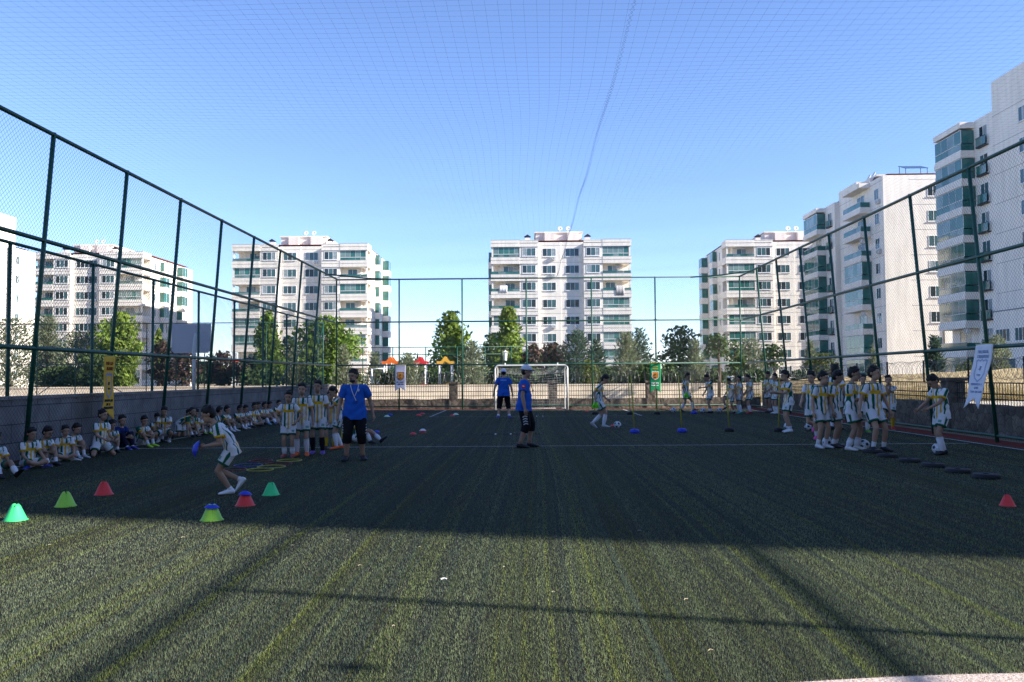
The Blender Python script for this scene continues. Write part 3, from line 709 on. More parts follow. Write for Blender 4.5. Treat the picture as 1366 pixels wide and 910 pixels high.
# ------------------------------------------------------------------ trees
M['leaf'] = mat('foliage', (.06, .1, .03), .6, 0, .25, attr=True, trans=.4)
M['bark'] = mat('bark', (.10, .075, .055), .95, 0, .1, .35, 6, .4)
KINDS = {  # leaf colour, colour spread, leaf length, leaf width, clump sd factor
 'broad': ((.14, .22, .035), .45, .30, .20),
 'bright': ((.18, .25, .040), .40, .30, .20),
 'plum': ((.085, .050, .042), .5, .27, .15),
 'olive': ((.19, .215, .13), .35, .34, .075),
 'pine': ((.058, .095, .062), .45, .34, .085),
 'dark': ((.062, .10, .034), .5, .27, .17),
 'shrub': ((.10, .12, .03), .45, .2, .11),
}
def tree(label, px, ytop, hw, Y, kind, ybot=None, shape='ell', n=2600, name='tree', seed=0, group=None, lean=0.0):
    rs = np.random.RandomState(seed+int(px*3))
    top = P(px, ytop, Y); base = P(px, 520, Y); x0 = base.x
    r = hw*1.12/F*Y; H = top.z
    zb = P(px, ybot, Y).z if ybot else max(.5, H*.18)
    zb = max(zb, .15)
    t = thing(name, label, 'tree' if name != 'shrub' else 'shrub', (x0, Y, 0), 0, group)
    tk = MB(); tr = .035*H*.5+.02
    pts = [(0, 0, -.05), (.02*H, .01*H, zb*.7), (-.01*H, 0, zb+(H-zb)*.45), (.01*H, .01*H, zb+(H-zb)*.85)]
    tk.tube(pts, [tr*1.3, tr, tr*.6, tr*.15], 8)
    K = 16 if shape != 'cone' else 24
    cs = []
    for i in range(K*2):
        u = (i+.5)/(K*2); z = zb+(H-zb)*u
        if shape == 'ell': prof = math.sqrt(max(0, 1-(2*u-.92)**2))*.98 if u < .96 else .15
        elif shape == 'cone': prof = (1-u)**.75*(.55+.45*min(1, u*6))
        else: prof = (1-u**3)*(.6+.4*min(1, u*4))
        an = i*2.4+rs.rand()*.8; rr = r*prof*(.35+.60*rs.rand())
        cs.append((rr*math.cos(an), rr*math.sin(an), z, r*(.20+.22*rs.rand())*(.6+.5*prof)))
    for c in cs[::3]:
        zz = max(zb*.6, c[2]-.35*math.hypot(c[0], c[1])-.2)
        tk.tube([(0, 0, zz), (c[0]*.5, c[1]*.5, (zz+c[2])/2), (c[0]*.95, c[1]*.95, c[2])], [tr*.35, tr*.22, tr*.08], 5)
    tk.obj('trunk', M['bark'], t, True)
    col, sp, ll, lw = KINDS[kind]
    cs = np.array(cs); wts = cs[:, 3]**2; wts /= wts.sum()
    n = int(n*(1.5 if px < 135 else 1.2 if kind in ('broad', 'bright') else .85)); idx = rs.choice(len(cs), n, p=wts)
    d = rs.randn(n, 3); d /= np.linalg.norm(d, axis=1)[:, None]
    rad = rs.rand(n, 1)**.5*1.15
    stretch = np.array([1, 1, 1.25 if kind in ('olive', 'pine') else .85])
    C = cs[idx, :3]+d*rad*cs[idx, 3:4]*1.35*stretch
    C[:, 2] = np.clip(C[:, 2], max(.1, zb-.3), H+.1)
    sz = (.6+.8*rs.rand(n, 1))
    if kind in ('olive', 'pine'):
        out = C.copy(); out[:, 2] = 0; out /= (np.linalg.norm(out, axis=1)[:, None]+1e-6)
        ax = out*.7+np.array([0, 0, .55])+rs.randn(n, 3)*.35
    else:
        ax = rs.randn(n, 3); ax[:, 2] -= .3
    ax /= np.linalg.norm(ax, axis=1)[:, None]
    nn = np.cross(ax, rs.randn(n, 3)); nn /= np.linalg.norm(nn, axis=1)[:, None]+1e-9
    k = Y/62.0*.85+.15
    A, B_ = ax*ll*sz*.5*k, nn*lw*sz*.5*k
    V = np.stack([C-A, C+B_, C+A, C-B_], axis=1)
    cl = np.array(col)*(1+sp*(rs.rand(len(cs), 1)-.5)*1.4)[idx]*(1+sp*(rs.rand(n, 1)-.5))
    cl = cl*(1+.12*(rs.rand(n, 3)-.5))
    if kind == 'plum': cl[rs.rand(n) < .12] = np.array([.05, .075, .025])
    me = npmesh('crown', V.reshape(-1, 3), np.arange(4*n).reshape(n, 4), M['leaf'], np.repeat(cl, 4, axis=0))
    link('crown', me, t)
    return t
T = [
 ('grey green olive at the left edge behind the block wall', 12, 428, 34, 56, 'olive', 519, 'ell', 2600),
 ('tall slim grey green tree beside the left court fence', 62, 424, 24, 60, 'olive', 515, 'cone', 2600),
 ('grey green bushy tree left of the yellow banner', 105, 446, 30, 58, 'olive', 516, 'ell', 2600),
 ('dark low tree below the court fence braces at left', 128, 470, 20, 54, 'dark', 516, 'ell', 1600),
 ('bright green tree rising behind the yellow banner', 158, 419, 25, 58, 'bright', 500, 'ell', 2600),
 ('slim young yellow green tree left of the backboard', 211, 440, 9, 60, 'bright', 505, 'cone', 900),
 ('dark red plum tree just left of the backboard', 216, 455, 14, 56, 'plum', 512, 'ell', 1300),
 ('dark red plum tree showing below the backboard', 243, 462, 20, 56, 'plum', 512, 'ell', 1800),
 ('dull plum tree right of the backboard', 295, 470, 17, 60, 'plum', 514, 'ell', 1500),
 ('dull plum tree by the small basketball hoop', 330, 478, 18, 62, 'plum', 514, 'ell', 1400),
 ('green pointed tree before the left apartment block', 357, 417, 23, 62, 'broad', 510, 'cone', 3000),
 ('dark green tree between two lighter ones by the left block', 384, 450, 15, 64, 'dark', 512, 'ell', 1500),
 ('feathery olive under the dark tree left of the fence corner', 392, 466, 13, 56, 'olive', 513, 'cone', 1400),
 ('big bright green tree at the left fence corner', 434, 424, 33, 58, 'broad', 508, 'ell', 3800),
 ('feathery olive behind the coach with the lanyard', 458, 462, 14, 54, 'olive', 512, 'cone', 1300),
 ('small olive bush left of the orange play roof', 500, 472, 14, 66, 'olive', 514, 'cone', 1100),
 ('feathery olive between orange and red play roofs', 543, 474, 21, 56, 'olive', 516, 'cone', 1900),
 ('large bright green tree behind the yellow play roof', 602, 418, 31, 66, 'bright', 512, 'cone', 3600),
 ('feathery olive tree right of the yellow play roof', 630, 458, 24, 58, 'olive', 515, 'cone', 2200),
 ('dark green tree left of the slender bright one by the goal', 655, 446, 13, 66, 'dark', 512, 'ell', 1300),
 ('slender bright green tree before the middle block', 679, 412, 24, 64, 'bright', 512, 'cone', 3200),
 ('dark red plum tree left behind the goal', 712, 460, 15, 62, 'plum', 512, 'ell', 1500),
 ('broad dark red plum tree behind the middle of the goal', 737, 459, 19, 64, 'plum', 514, 'ell', 1900),
 ('dark blue green pine right behind the goal', 770, 444, 18, 62, 'pine', 512, 'ell', 2200),
 ('low dark pine next to the middle block entrance', 797, 454, 17, 64, 'pine', 512, 'cone', 1700),
 ('feathery pale conifer with a brown trunk left of the green banner', 836, 446, 21, 54, 'olive', 505, 'cone', 2400),
 ('dark conifer behind the pale feathery one', 853, 440, 22, 68, 'pine', 512, 'cone', 2600),
 ('round dark tree between the middle and right blocks', 908, 437, 25, 78, 'dark', 512, 'ell', 2900),
 ('feathery pale conifer in front of the round dark tree', 928, 456, 18, 54, 'olive', 512, 'cone', 2000),
 ('thin trunked dark leaved tree before the right block corner', 959, 447, 15, 50, 'dark', 474, 'ell', 560),
 ('feathery grey conifer beside the right fence corner', 1000, 454, 20, 58, 'olive', 508, 'ell', 2200),
 ('sparse dark leaved tree by the right fence corner', 981, 453, 12, 52, 'dark', 500, 'ell', 520),
 ('sparse dark leaved tree right of the grey conifer', 1033, 458, 13, 52, 'dark', 492, 'ell', 420),
 ('slim conifer before the gap of the two right blocks', 1082, 455, 10, 66, 'olive', 505, 'cone', 900),
 ('yellow green bush behind the group of standing boys', 1097, 474, 23, 58, 'shrub', 508, 'ell', 1900),
 ('slim pale conifer before the tower balconies', 1166, 462, 9, 66, 'olive', 505, 'cone', 800),
 ('small pointed conifer before the blank sunlit gable', 1248, 450, 13, 60, 'pine', 494, 'cone', 1500),
 ('grey green conifer partly behind the white banner', 1331, 449, 14, 58, 'olive', 500, 'ell', 1600),
]
for i, (lb, px, yt, hw, Y, kd, yb, sh, n) in enumerate(T):
    tree(lb, px, yt, hw, Y, kd, yb, sh, n, seed=i)
# low shrubs behind the far wall
SH = [('yellow green shrub by the right goal post', 785, 482, 12, 53.2, 'shrub'), ('low dark hedge bush left of the green banner', 865, 486, 16, 53.5, 'dark'),
      ('low dark hedge bush right of the green banner', 893, 488, 18, 54, 'dark'), ('round dark bush near the right block', 955, 494, 16, 54, 'dark'),
      ('low bush under the olive by the fence corner', 470, 494, 14, 56, 'shrub'), ('low green bush below the orange play roof', 519, 496, 11, 57, 'shrub'),
      ('dark bush low behind the goal net', 700, 490, 22, 55, 'dark'), ('dark bush low behind the right goal post', 752, 492, 22, 55, 'pine'),
      ('dark bush behind the running boy with the green bib', 815, 492, 22, 56, 'dark'), ('green bush left under the court fence rail', 85, 492, 24, 55, 'dark'),
      ('green bush behind the yellow banner', 165, 488, 14, 55, 'bright'), ('dark bush right of the small hoop', 355, 494, 26, 56, 'dark'),
      ('dark bush behind the standing boys at left', 410, 494, 24, 57, 'dark'), ('dark bush between the play roofs', 570, 494, 24, 60, 'dark'),
      ('dark bush at the far right behind the yellow wall', 1292, 482, 12, 60, 'shrub'), ('low bush behind the boys at the right corner', 1010, 496, 22, 56, 'dark'),
      ('dark shrub at the gap before the tower', 1070, 496, 16, 57, 'dark')]
for i, (lb, px, yt, hw, Y, kd) in enumerate(SH):
    tree(lb, px, yt, hw, Y, kd, 519, 'ell', 1100, name='shrub', seed=50+i)
# dry grass in front of the yellow wall
rs = np.random.RandomState(9); n = 16000
x = 12.5+rs.rand(n)*32; y = 46+rs.rand(n)*4.6; h = .2+1.05*rs.rand(n)**2*(.4+.6*(np.sin(x*1.7)+1)/2)
an = rs.rand(n)*6.28; wv = .015
V = np.zeros((n, 3, 3)); V[:, 0] = np.c_[x-np.cos(an)*wv, y-np.sin(an)*wv, 0*x]; V[:, 1] = np.c_[x+np.cos(an)*wv, y+np.sin(an)*wv, 0*x]
V[:, 2] = np.c_[x+.15*rs.randn(n)*h, y+.15*rs.randn(n)*h, h]
c = np.array([.34, .27, .12])*(.5+.8*rs.rand(n, 1))
tag(link('dry_grass', npmesh('dry_grass', V.reshape(-1, 3), np.arange(3*n).reshape(n, 3), M['leaf'], np.repeat(c, 3, axis=0))), 'dry yellow grass in front of the sunlit yellow wall', 'grass', kind='stuff')
# far woodland along the horizon
n = 26000; x = (rs.rand(n)*2-1)*260; z = rs.rand(n)**.8*(4.2+1.5*np.sin(x*.11)+1.2*np.sin(x*.37+1)+.8*np.sin(x*.9)); y = 250+rs.randn(n)*5
ax = rs.randn(n, 3)*.9; bx = np.cross(ax, rs.randn(n, 3)); bx /= np.linalg.norm(bx, axis=1)[:, None]+1e-6; bx *= .5
C = np.c_[x, y, z]; V = np.stack([C-ax, C+bx, C+ax, C-bx], axis=1)
c = np.array([.05, .075, .035])*(.6+.8*rs.rand(n, 1))
tag(link('far_woodland', npmesh('far_woodland', V.reshape(-1, 3), np.arange(4*n).reshape(n, 4), M['leaf'], np.repeat(c, 4, axis=0))), 'far low belt of trees on the horizon', 'woodland', kind='stuff')
# ------------------------------------------------------------------ people
TMP = bpy.data.scenes.new('tmp')
M['skin'] = mat('skin', (.3, .18, .12), .6, 0, .3, attr=True)
M['hair'] = mat('dark_hair', (.010, .008, .007), .6, 0, .3, .3, 90, .4)
M['cloth'] = mat('jersey_cloth', (.7, .7, .7), .85, 0, .15, .06, 60, .15, attr=True)
M['shoe'] = mat('shoe_leather', (.5, .5, .5), .55, 0, .3, attr=True)
def remesh(mb, voxel, smooth=2):
    me = bpy.data.meshes.new('t'); me.from_pydata(mb.v, [], mb.f)
    bm = bmesh.new(); bm.from_mesh(me); bmesh.ops.recalc_face_normals(bm, faces=bm.faces); bm.to_mesh(me); bm.free()
    o = bpy.data.objects.new('t', me); TMP.collection.objects.link(o)
    r = o.modifiers.new('r', 'REMESH'); r.mode = 'VOXEL'; r.voxel_size = voxel
    if smooth:
        s = o.modifiers.new('s', 'SMOOTH'); s.factor = .5; s.iterations = smooth
    vl = TMP.view_layers[0]; vl.update()
    ev = o.evaluated_get(vl.depsgraph); em = ev.to_mesh()
    V = np.empty(len(em.vertices)*3, dtype=np.float32); em.vertices.foreach_get('co', V); V = V.reshape(-1, 3)
    Fq = [tuple(p.vertices) for p in em.polygons]
    ev.to_mesh_clear(); bpy.data.objects.remove(o); bpy.data.meshes.remove(me)
    Fa = np.array([f if len(f) == 4 else (f[0], f[1], f[2], f[2]) for f in Fq], dtype=np.int32)
    return V, Fa
def loft(mb, rings, n=14):
    """rings: (center, axis_a vector, axis_b vector)"""
    vs = []; fs = []
    for c, a, b in rings:
        for k in range(n):
            t = 2*math.pi*k/n; vs.append(c+a*math.cos(t)+b*math.sin(t))
    N = len(rings)
    for i in range(N-1):
        for k in range(n):
            k2 = (k+1) % n; fs.append((i*n+k, i*n+k2, (i+1)*n+k2, (i+1)*n+k))
    fs.append(tuple(range(n-1, -1, -1))); fs.append(tuple((N-1)*n+k for k in range(n)))
    mb.add(vs, fs)
def capsule(mb, a, b, ra, rb, mid=None, n=10):
    a, b = Vector(a), Vector(b); d = b-a; L = d.length
    if L < 1e-6: return
    d /= L; u = d.cross(Vector((0,0,1)) if abs(d.z) < .9 else Vector((1,0,0))).normalized(); v = d.cross(u)
    st = [(-ra*.95, ra*.3), (-ra*.6, ra*.8), (0, ra)]
    if mid: st.append((L*mid[0], mid[1]))
    st += [(L, rb), (L+rb*.6, rb*.8), (L+rb*.95, rb*.3)]
    loft(mb, [(a+d*t, u*r, v*r) for t, r in st], n)
def ik(a, t, l1, l2, pole):
    d = t-a; L = min(max(d.length, abs(l1-l2)*1.05+.001), (l1+l2)*.999); d.normalize(); t2 = a+d*L
    x = (l1*l1-l2*l2+L*L)/(2*L); h = math.sqrt(max(l1*l1-x*x, 0))
    p = Vector(pole); p = p-d*p.dot(d)
    if p.length < 1e-6: p = Vector((0.01, -1, .01))
    p.normalize(); return a+d*x+p*h, t2
WHITE, YEL, GRN = np.array([.62, .62, .64]), np.array([.62, .36, .018]), np.array([.008, .095, .05])
POSES = {
 # pelvis height, pelvis lean, chest lean, twist, [left foot xyz, right foot xyz], knee poles, hands rel. shoulder (l, r), elbow poles, head yaw/pitch, foot yaw l/r, foot pitch l/r
 'stand': dict(pz=.515, fl=(.065, 0, .042), fr=(-.065, .0, .042), hl=(.055, -.02, -.30), hr=(-.055, -.02, -.30)),
 'wide': dict(pz=.50, fl=(.11, .0, .042), fr=(-.10, -.02, .042), hl=(.10, -.04, -.29), hr=(-.10, .0, -.29)),
 'akimbo': dict(pz=.515, fl=(.06, 0, .042), fr=(-.06, 0, .042), hl=(.03, -.05, -.235), hr=(-.03, -.12, -.22), pel=(1, .5, 0), per=(-1, .6, 0)),
 'hands_front': dict(pz=.51, fl=(.055, -.03, .042), fr=(-.055, .03, .042), hl=(-.07, -.12, -.245), hr=(.05, -.12, -.26), pitch=12),
 'point': dict(pz=.51, fl=(.05, -.05, .042), fr=(-.05, .06, .042), hl=(.0, -.27, -.12), hr=(-.04, -.08, -.28), pitch=22, lean=8),
 'ball_foot': dict(pz=.50, fl=(.05, .05, .042), fr=(-.05, -.17, .17), hl=(.05, -.08, -.28), hr=(-.05, -.10, -.27), pitch=20, lean=6, fpr=20),
 'lift_back': dict(pz=.50, fl=(.04, .0, .042), fr=(-.05, .20, .20), hl=(.03, -.12, -.25), hr=(-.03, -.13, -.24), pitch=10, lean=5, fpr=40),
 'arm_head': dict(pz=.515, fl=(.06, 0, .042), fr=(-.06, .03, .042), hl=(-.05, -.09, .14), hr=(-.05, -.04, -.29), pel=(1, -.6, 0)),
 'hold_pole': dict(pz=.515, fl=(.055, 0, .042), fr=(-.055, .03, .042), hl=(-.03, -.22, -.12), hr=(.03, -.22, -.14), pitch=10),
 'face': dict(pz=.50, fl=(.05, .0, .042), fr=(-.05, .10, .24), hl=(-.07, -.13, .03), hr=(.07, -.13, .02), fpr=50, kr=(-.2, -1, 0)),
 'run': dict(pz=.475, fl=(.05, -.13, .05), fr=(-.04, .24, .14), hl=(.05, .10, -.22), hr=(-.04, -.20, -.16), lean=14, fpr=55, pitch=15),
 'stride': dict(pz=.49, fl=(.05, .12, .075), fr=(-.05, -.09, .042), hl=(.10, -.10, -.24), hr=(-.06, .08, -.25), lean=12, fpl=35, pitch=24),
 'walkball': dict(pz=.50, fl=(.05, -.19, .055), fr=(-.05, .12, .05), hl=(.05, -.03, -.28), hr=(-.06, -.02, -.28), lean=5, pitch=12, fpr=15, fpl=-10),
 'sprint_bend': dict(pz=.455, fl=(.03, .0, .042), fr=(-.05, .10, .13), hl=(-.03, -.10, -.18), hr=(.04, -.11, -.19), plean=20, lean=42, fpr=50, pitch=0),
 'coach': dict(pz=.515, fl=(.085, .01, .042), fr=(-.085, -.04, .042), hl=(.09, .03, -.285), hr=(-.07, -.02, -.295), fyl=14, fyr=-14),
 'sit_cross': dict(pz=.085, plean=-4, lean=16, fl=(-.10, -.15, .04), fr=(.10, -.19, .04), kl=(1, -.5, .25), kr=(-1, -.5, .25), hl=(.02, -.17, -.235), hr=(-.02, -.17, -.235), fyl=-70, fyr=70),
 'sit_knees': dict(pz=.085, plean=-8, lean=20, fl=(.06, -.25, .04), fr=(-.06, -.27, .04), kl=(.15, -.2, 1), kr=(-.15, -.2, 1), hl=(-.08, -.25, -.11), hr=(.05, -.25, -.13)),
 'sit_ext': dict(pz=.085, plean=-8, lean=14, fl=(.07, -.40, .05), fr=(-.05, -.27, .04), kl=(.2, -.2, 1), kr=(-.15, -.2, 1), hl=(.02, -.19, -.22), hr=(-.05, -.22, -.12), fpl=-45),
 'kneel': dict(pz=.125, lean=6, fl=(.07, .10, .035), fr=(-.07, .10, .035), kl=(.2, -1, .05), kr=(-.2, -1, .05), hl=(-.01, -.17, -.20), hr=(.01, -.16, -.21), fpl=80, fpr=80),
 'squat': dict(pz=.20, plean=5, lean=24, fl=(.09, -.06, .042), fr=(-.09, -.04, .042), kl=(.35, -1, .6), kr=(-.35, -1, .6), hl=(-.03, -.23, -.15), hr=(.03, -.23, -.15)),
 'fours': dict(pz=.24, plean=55, lean=72, fl=(.07, .22, .03), fr=(-.07, .22, .03), kl=(.1, -1, -.4), kr=(-.1, -1, -.4), hl=(.05, -.06, -.31), hr=(-.03, -.03, -.31), fpl=85, fpr=85, pitch=-55),
}
def person(label, x, y, H, face, pose, kit='kid', sock=None, shoe=(.6, .6, .6), sockh=.5, head=(0, 0), vox=.011, group=None, skin=(.36, .22, .15), jit=0.0, over=None, number=False, cap=None, z=0):
    q = random.Random(int(x*1000)+int(y*77)); p = dict(POSES[pose]); p.update(over or {})
    s = H; adult = kit in ('coach',)
    jv = lambda v, a=jit: Vector((v[0]+q.uniform(-a, a), v[1]+q.uniform(-a, a), v[2]+q.uniform(-a, a)*.3))
    X, Yv, Z = Vector((1,0,0)), Vector((0,1,0)), Vector((0,0,1)); Fw = -Yv
    pl = R(p.get('plean', p.get('lean', 3)*.4)); cl = R(p.get('lean', 3)+q.uniform(-3, 3)*(jit > 0)); tw = R(p.get('twist', q.uniform(-8, 8)*(jit > 0)))
    PM = Matrix.Rotation(pl, 3, 'X'); CMx = Matrix.Rotation(tw, 3, 'Z') @ Matrix.Rotation(cl, 3, 'X')
    pel = Vector((0, 0, p['pz']*s)); off = Vector(p.get('poff', (0, 0, 0)))*s; pel += off
    hipw = .052 if not adult else .054; shw = .098 if not adult else .107
    spm = pel+PM @ Z*(.115*s); nb = spm+CMx @ Z*(.185*s)
    hip = {1: pel+PM @ X*hipw*s-PM @ Z*.01*s, -1: pel-PM @ X*hipw*s-PM @ Z*.01*s}
    sh = {1: nb+CMx @ (X*shw-Z*.042)*s, -1: nb+CMx @ (-X*shw-Z*.042)*s}
    hh = .166*s if not adult else .143*s
    if kit != 'coach' and H < 1.3: hh = .174*s
    TH, SHN, UA, FA, HD = .245*s, .235*s, .165*s, .145*s, .085*s
    kn, an, el, wr = {}, {}, {}, {}
    for sd, fk, kk in ((1, 'fl', 'kl'), (-1, 'fr', 'kr')):
        ft = jv(p[fk])*s; kn[sd], an[sd] = ik(hip[sd], ft, TH, SHN, p.get(kk, (sd*.08, -1, 0)))
        hk = 'hl' if sd > 0 else 'hr'; ek = 'pel' if sd > 0 else 'per'
        el[sd], wr[sd] = ik(sh[sd], sh[sd]+jv(p[hk], jit*1.5)*s, UA, FA, p.get(ek, (sd*.5, 1, -.3)))
    hy, hp = head; HM = CMx if pose != 'x' else CMx
    HM = Matrix.Rotation(tw+R(hy+q.uniform(-12, 12)*(jit > 0)), 3, 'Z') @ Matrix.Rotation(R(p.get('lean', 3)*.5+p.get('pitch', 0)+hp), 3, 'X')
    nk = nb+(CMx @ Z*.6+HM @ Z*.4)*.014*s
    hc = nk+HM @ Vector((0, -.10*hh, .05*hh))      # chin level origin
    def hpt(x_, y_, z_): return hc+HM @ Vector((x_*hh, y_*hh, z_*hh))
    k = 1.0 if adult else .93
    root = thing('person', label, 'person', (x, y, z), face, group)
    objs = []
    # ---- body
    b = MB()
    loft(b, [(pel-PM @ Z*.055*s, PM @ X*.05*s, PM @ Yv*.045*s), (pel-PM @ Z*.02*s, PM @ X*.083*s*k, PM @ Yv*.062*s*k), (pel+PM @ Z*.03*s, PM @ X*.082*s*k, PM @ Yv*.058*s*k),
             (spm, CMx @ X*.072*s*k, CMx @ Yv*.050*s*k), (spm+CMx @ Z*.08*s, CMx @ X*.082*s*k, CMx @ Yv*.056*s*k), (spm+CMx @ Z*.13*s, CMx @ X*.090*s*k, CMx @ Yv*.056*s*k),
             (nb-CMx @ Z*.015*s, CMx @ X*.055*s, CMx @ Yv*.040*s), (nb+CMx @ Z*.012*s, CMx @ X*.03*s, CMx @ Yv*.03*s)], 16)
    capsule(b, nb-CMx @ Z*.02*s, hpt(0, .03, .22), .031*s*k, .029*s*k)
    for sd in (1, -1):
        capsule(b, nb-CMx @ Z*.03*s, sh[sd], .034*s, .034*s*k); capsule(b, sh[sd], el[sd], .031*s*k, .023*s*k); capsule(b, el[sd], wr[sd], .0235*s*k, .0150*s*k, (.3, .024*s*k))
        capsule(b, hip[sd], kn[sd], .056*s*k, .034*s*k, (.4, .051*s*k)); capsule(b, kn[sd], an[sd], .034*s*k, .021*s*k, (.32, .036*s*k))
        d = (wr[sd]-el[sd]).normalized(); pc = wr[sd]+d*.035*s
        side = d.cross(Fw if abs(d.dot(Fw)) < .8 else Z).normalized()
        capsule(b, wr[sd], pc, .0145*s, .019*s)
    b.ell(hpt(0, .03, .62), (.335*hh, .41*hh, .38*hh), 16, HM)
    b.ell(hpt(0, -.10, .32), (.26*hh, .29*hh, .31*hh), 14, HM)
    V, Fa = remesh(b, vox*.8, 2)
    base = np.array(skin)*q.uniform(.85, 1.15); colr = np.tile(base, (len(V), 1))
    ex = MB(); ecol = []
    def extra(fn, c):
        n0 = len(ex.v); fn(); ecol.extend([c]*(len(ex.v)-n0))
    drk = np.array([.012, .010, .01])
    extra(lambda: ex.ell(hpt(0, -.43, .44), (.055*hh, .07*hh, .085*hh), 8, HM), base*.98)
    extra(lambda: ex.ell(hpt(0, -.405, .485), (.04*hh, .05*hh, .10*hh), 8, HM), base)
    for sd in (1, -1):
        extra(lambda: ex.ell(hpt(sd*.14, -.345, .545), (.058*hh, .030*hh, .028*hh), 8, HM), np.array([.36, .33, .30]))
        extra(lambda: ex.ell(hpt(sd*.14, -.362, .545), (.038*hh, .020*hh, .034*hh), 8, HM), drk)
        extra(lambda: ex.ell(hpt(sd*.145, -.36, .615), (.082*hh, .026*hh, .017*hh), 8, HM), base*.15)
        extra(lambda: ex.ell(hpt(sd*.345, .05, .50), (.035*hh, .07*hh, .11*hh), 8, HM), base*.95)
    extra(lambda: ex.ell(hpt(0, -.372, .285), (.10*hh, .028*hh, .024*hh), 8, HM), base*np.array([.85, .5, .5]))
    if p.get('beard'):
        extra(lambda: ex.ell(hpt(0, -.20, .155), (.245*hh, .205*hh, .15*hh), 12, HM), drk*1.6)
        extra(lambda: ex.ell(hpt(0, -.375, .335), (.11*hh, .03*hh, .022*hh), 8, HM), drk*1.2)
    for sd in (1, -1):
        d = (wr[sd]-el[sd]).normalized(); rf = Fw if abs(d.dot(Fw)) < .8 else Z
        sv = d.cross(rf).normalized(); nv = sv.cross(d)       # sv across, nv ~ forward
        acr = nv; crl = -sv*sd if p.get('palmdn') is None else sv
        # palm plane spanned by d and acr (thumb forward); fingers curl towards body (crl)
        inward = (X*-sd); crl = (inward-d*inward.dot(d)); crl = crl.normalized() if crl.length > .1 else sv
        acr = d.cross(crl).normalized(); acr = acr if acr.dot(Fw) > 0 else -acr
        k0 = wr[sd]+d*.040*s
        for i, (o_, ln) in enumerate(((.018, .040), (.0065, .046), (-.005, .042), (-.016, .033))):
            a0 = k0+acr*o_*s; a1 = a0+d*ln*.5*s+crl*.004*s; a2 = a1+d*ln*.30*s+crl*.012*s; a3 = a2+d*ln*.15*s+crl*.014*s
            extra(lambda: ex.tube([a0, a1, a2, a3], [.0058*s, .0055*s, .005*s, .0035*s], 6), base)
        a0 = wr[sd]+d*.012*s+acr*.014*s; a1 = a0+d*.018*s+acr*.014*s+crl*.006*s; a2 = a1+d*.02*s+acr*.003*s+crl*.008*s
        extra(lambda: ex.tube([a0, a1, a2], [.0065*s, .006*s, .0045*s], 6), base)
    n0 = len(V)
    V = np.vstack([V, np.array(ex.v, dtype=np.float32)]); colr = np.vstack([colr, np.array(ecol)])
    F2 = []
    for f in ex.f:
        if len(f) == 4: F2.append(f)
        else:
            for i in range(1, len(f)-1): F2.append((f[0], f[i], f[i+1], f[i+1]))
    Fa = np.vstack([Fa, np.array(F2, dtype=np.int32)+n0])
    # drop duplicated corner quads -> use tris safely via from faces
    def make(name, V, Fa, m, paint):
        tri = Fa[:, 2] == Fa[:, 3]
        if tri.any():
            Fq = Fa[~tri]; Ft = Fa[tri][:, :3]
            me = bpy.data.meshes.new(name); me.from_pydata(V.tolist(), [], Fq.tolist()+Ft.tolist()); me.materials.append(m)
            me.polygons.foreach_set('use_smooth', np.ones(len(me.polygons), dtype=bool))
            if paint is not None:
                at = me.attributes.new('paint', 'FLOAT_COLOR', 'POINT'); c = np.ones((len(V), 4), dtype=np.float32); c[:, :3] = paint; at.data.foreach_set('color', c.ravel())
        else: me = npmesh(name, V, Fa, m, paint, True)
        o = link(name, me, root); objs.append((o, V)); return o
    make('body', V, Fa, M['skin'], colr)
    # ---- hair or cap
    if cap is None or cap:
        hb = MB()
        hb.ell(hpt(0, .06, .70), (.36*hh, .40*hh, .36*hh), 16, HM)
        hb.ell(hpt(0, .17, .54), (.355*hh, .30*hh, .35*hh), 14, HM)
        if not cap:
            vz = q.uniform(-.03, .05)
            hb.ell(hpt(q.uniform(-.06, .06), -.16, .84+vz), (.28*hh, .19*hh, .13*hh), 12, HM)
            for i in range(16):
                a = q.uniform(0, 6.28); rr = q.uniform(.05, .36); e = q.uniform(.06, .10)
                hb.ell(hpt(rr*math.cos(a), .04+rr*math.sin(a), .70+.36*math.sqrt(max(0, 1-(rr/.40)**2))-.01), (e*hh, e*hh, e*hh*q.uniform(.7, 1.3)), 8, HM)
        V, Fa = remesh(hb, vox*.8, 2); make('hair', V, Fa, M['hair'], None)
    if cap:
        cb = MB(); bk = 1 if cap == 'front' else -1
        cb.ell(hpt(0, .03, .76), (.375*hh, .45*hh, .36*hh), 18, HM)
        V, Fa = remesh(cb, vox*.7, 2)
        lo = np.array([(HM.transposed() @ (Vector(v)-hc)).z/hh for v in V])
        keep = (lo[Fa] > .66).all(axis=1)
        paint = np.tile(np.array([.62, .64, .70]), (len(V), 1))
        co = make('cap', V, Fa[keep], M['cloth'], paint)
        md = co.modifiers.new('thick', 'SOLIDIFY'); md.thickness = .004
        bb = MB(); pr = []
        for i in range(13):
            a = R(-62+i*124/12); pr.append((.36*math.sin(a), .03-bk*(.40+.34*max(0, math.cos(a*1.35)))))
        inn = [(.34*math.sin(R(62-i*124/12)), .03-bk*.40*math.cos(R(62-i*124/12))*.98) for i in range(13)]
        bb.prism(pr+inn, lambda a, c, t: hpt(a, c, t-.05*abs(c)-.22*a*a), .69, .725); bo = bb.obj('cap_brim', mat('cap_brim_blue', (.03, .10, .50), .8), root); objs.append((bo, np.array(bb.v)))
    # ---- shirt
    sb = MB(); g = .012
    bulge = p.get('belly', 0)
    hem = -.075 if not p.get('tuck') else -.03
    sit = p['pz'] < .3
    if sit: hem = -.03
    lo = pel+PM @ Z*(hem*s)
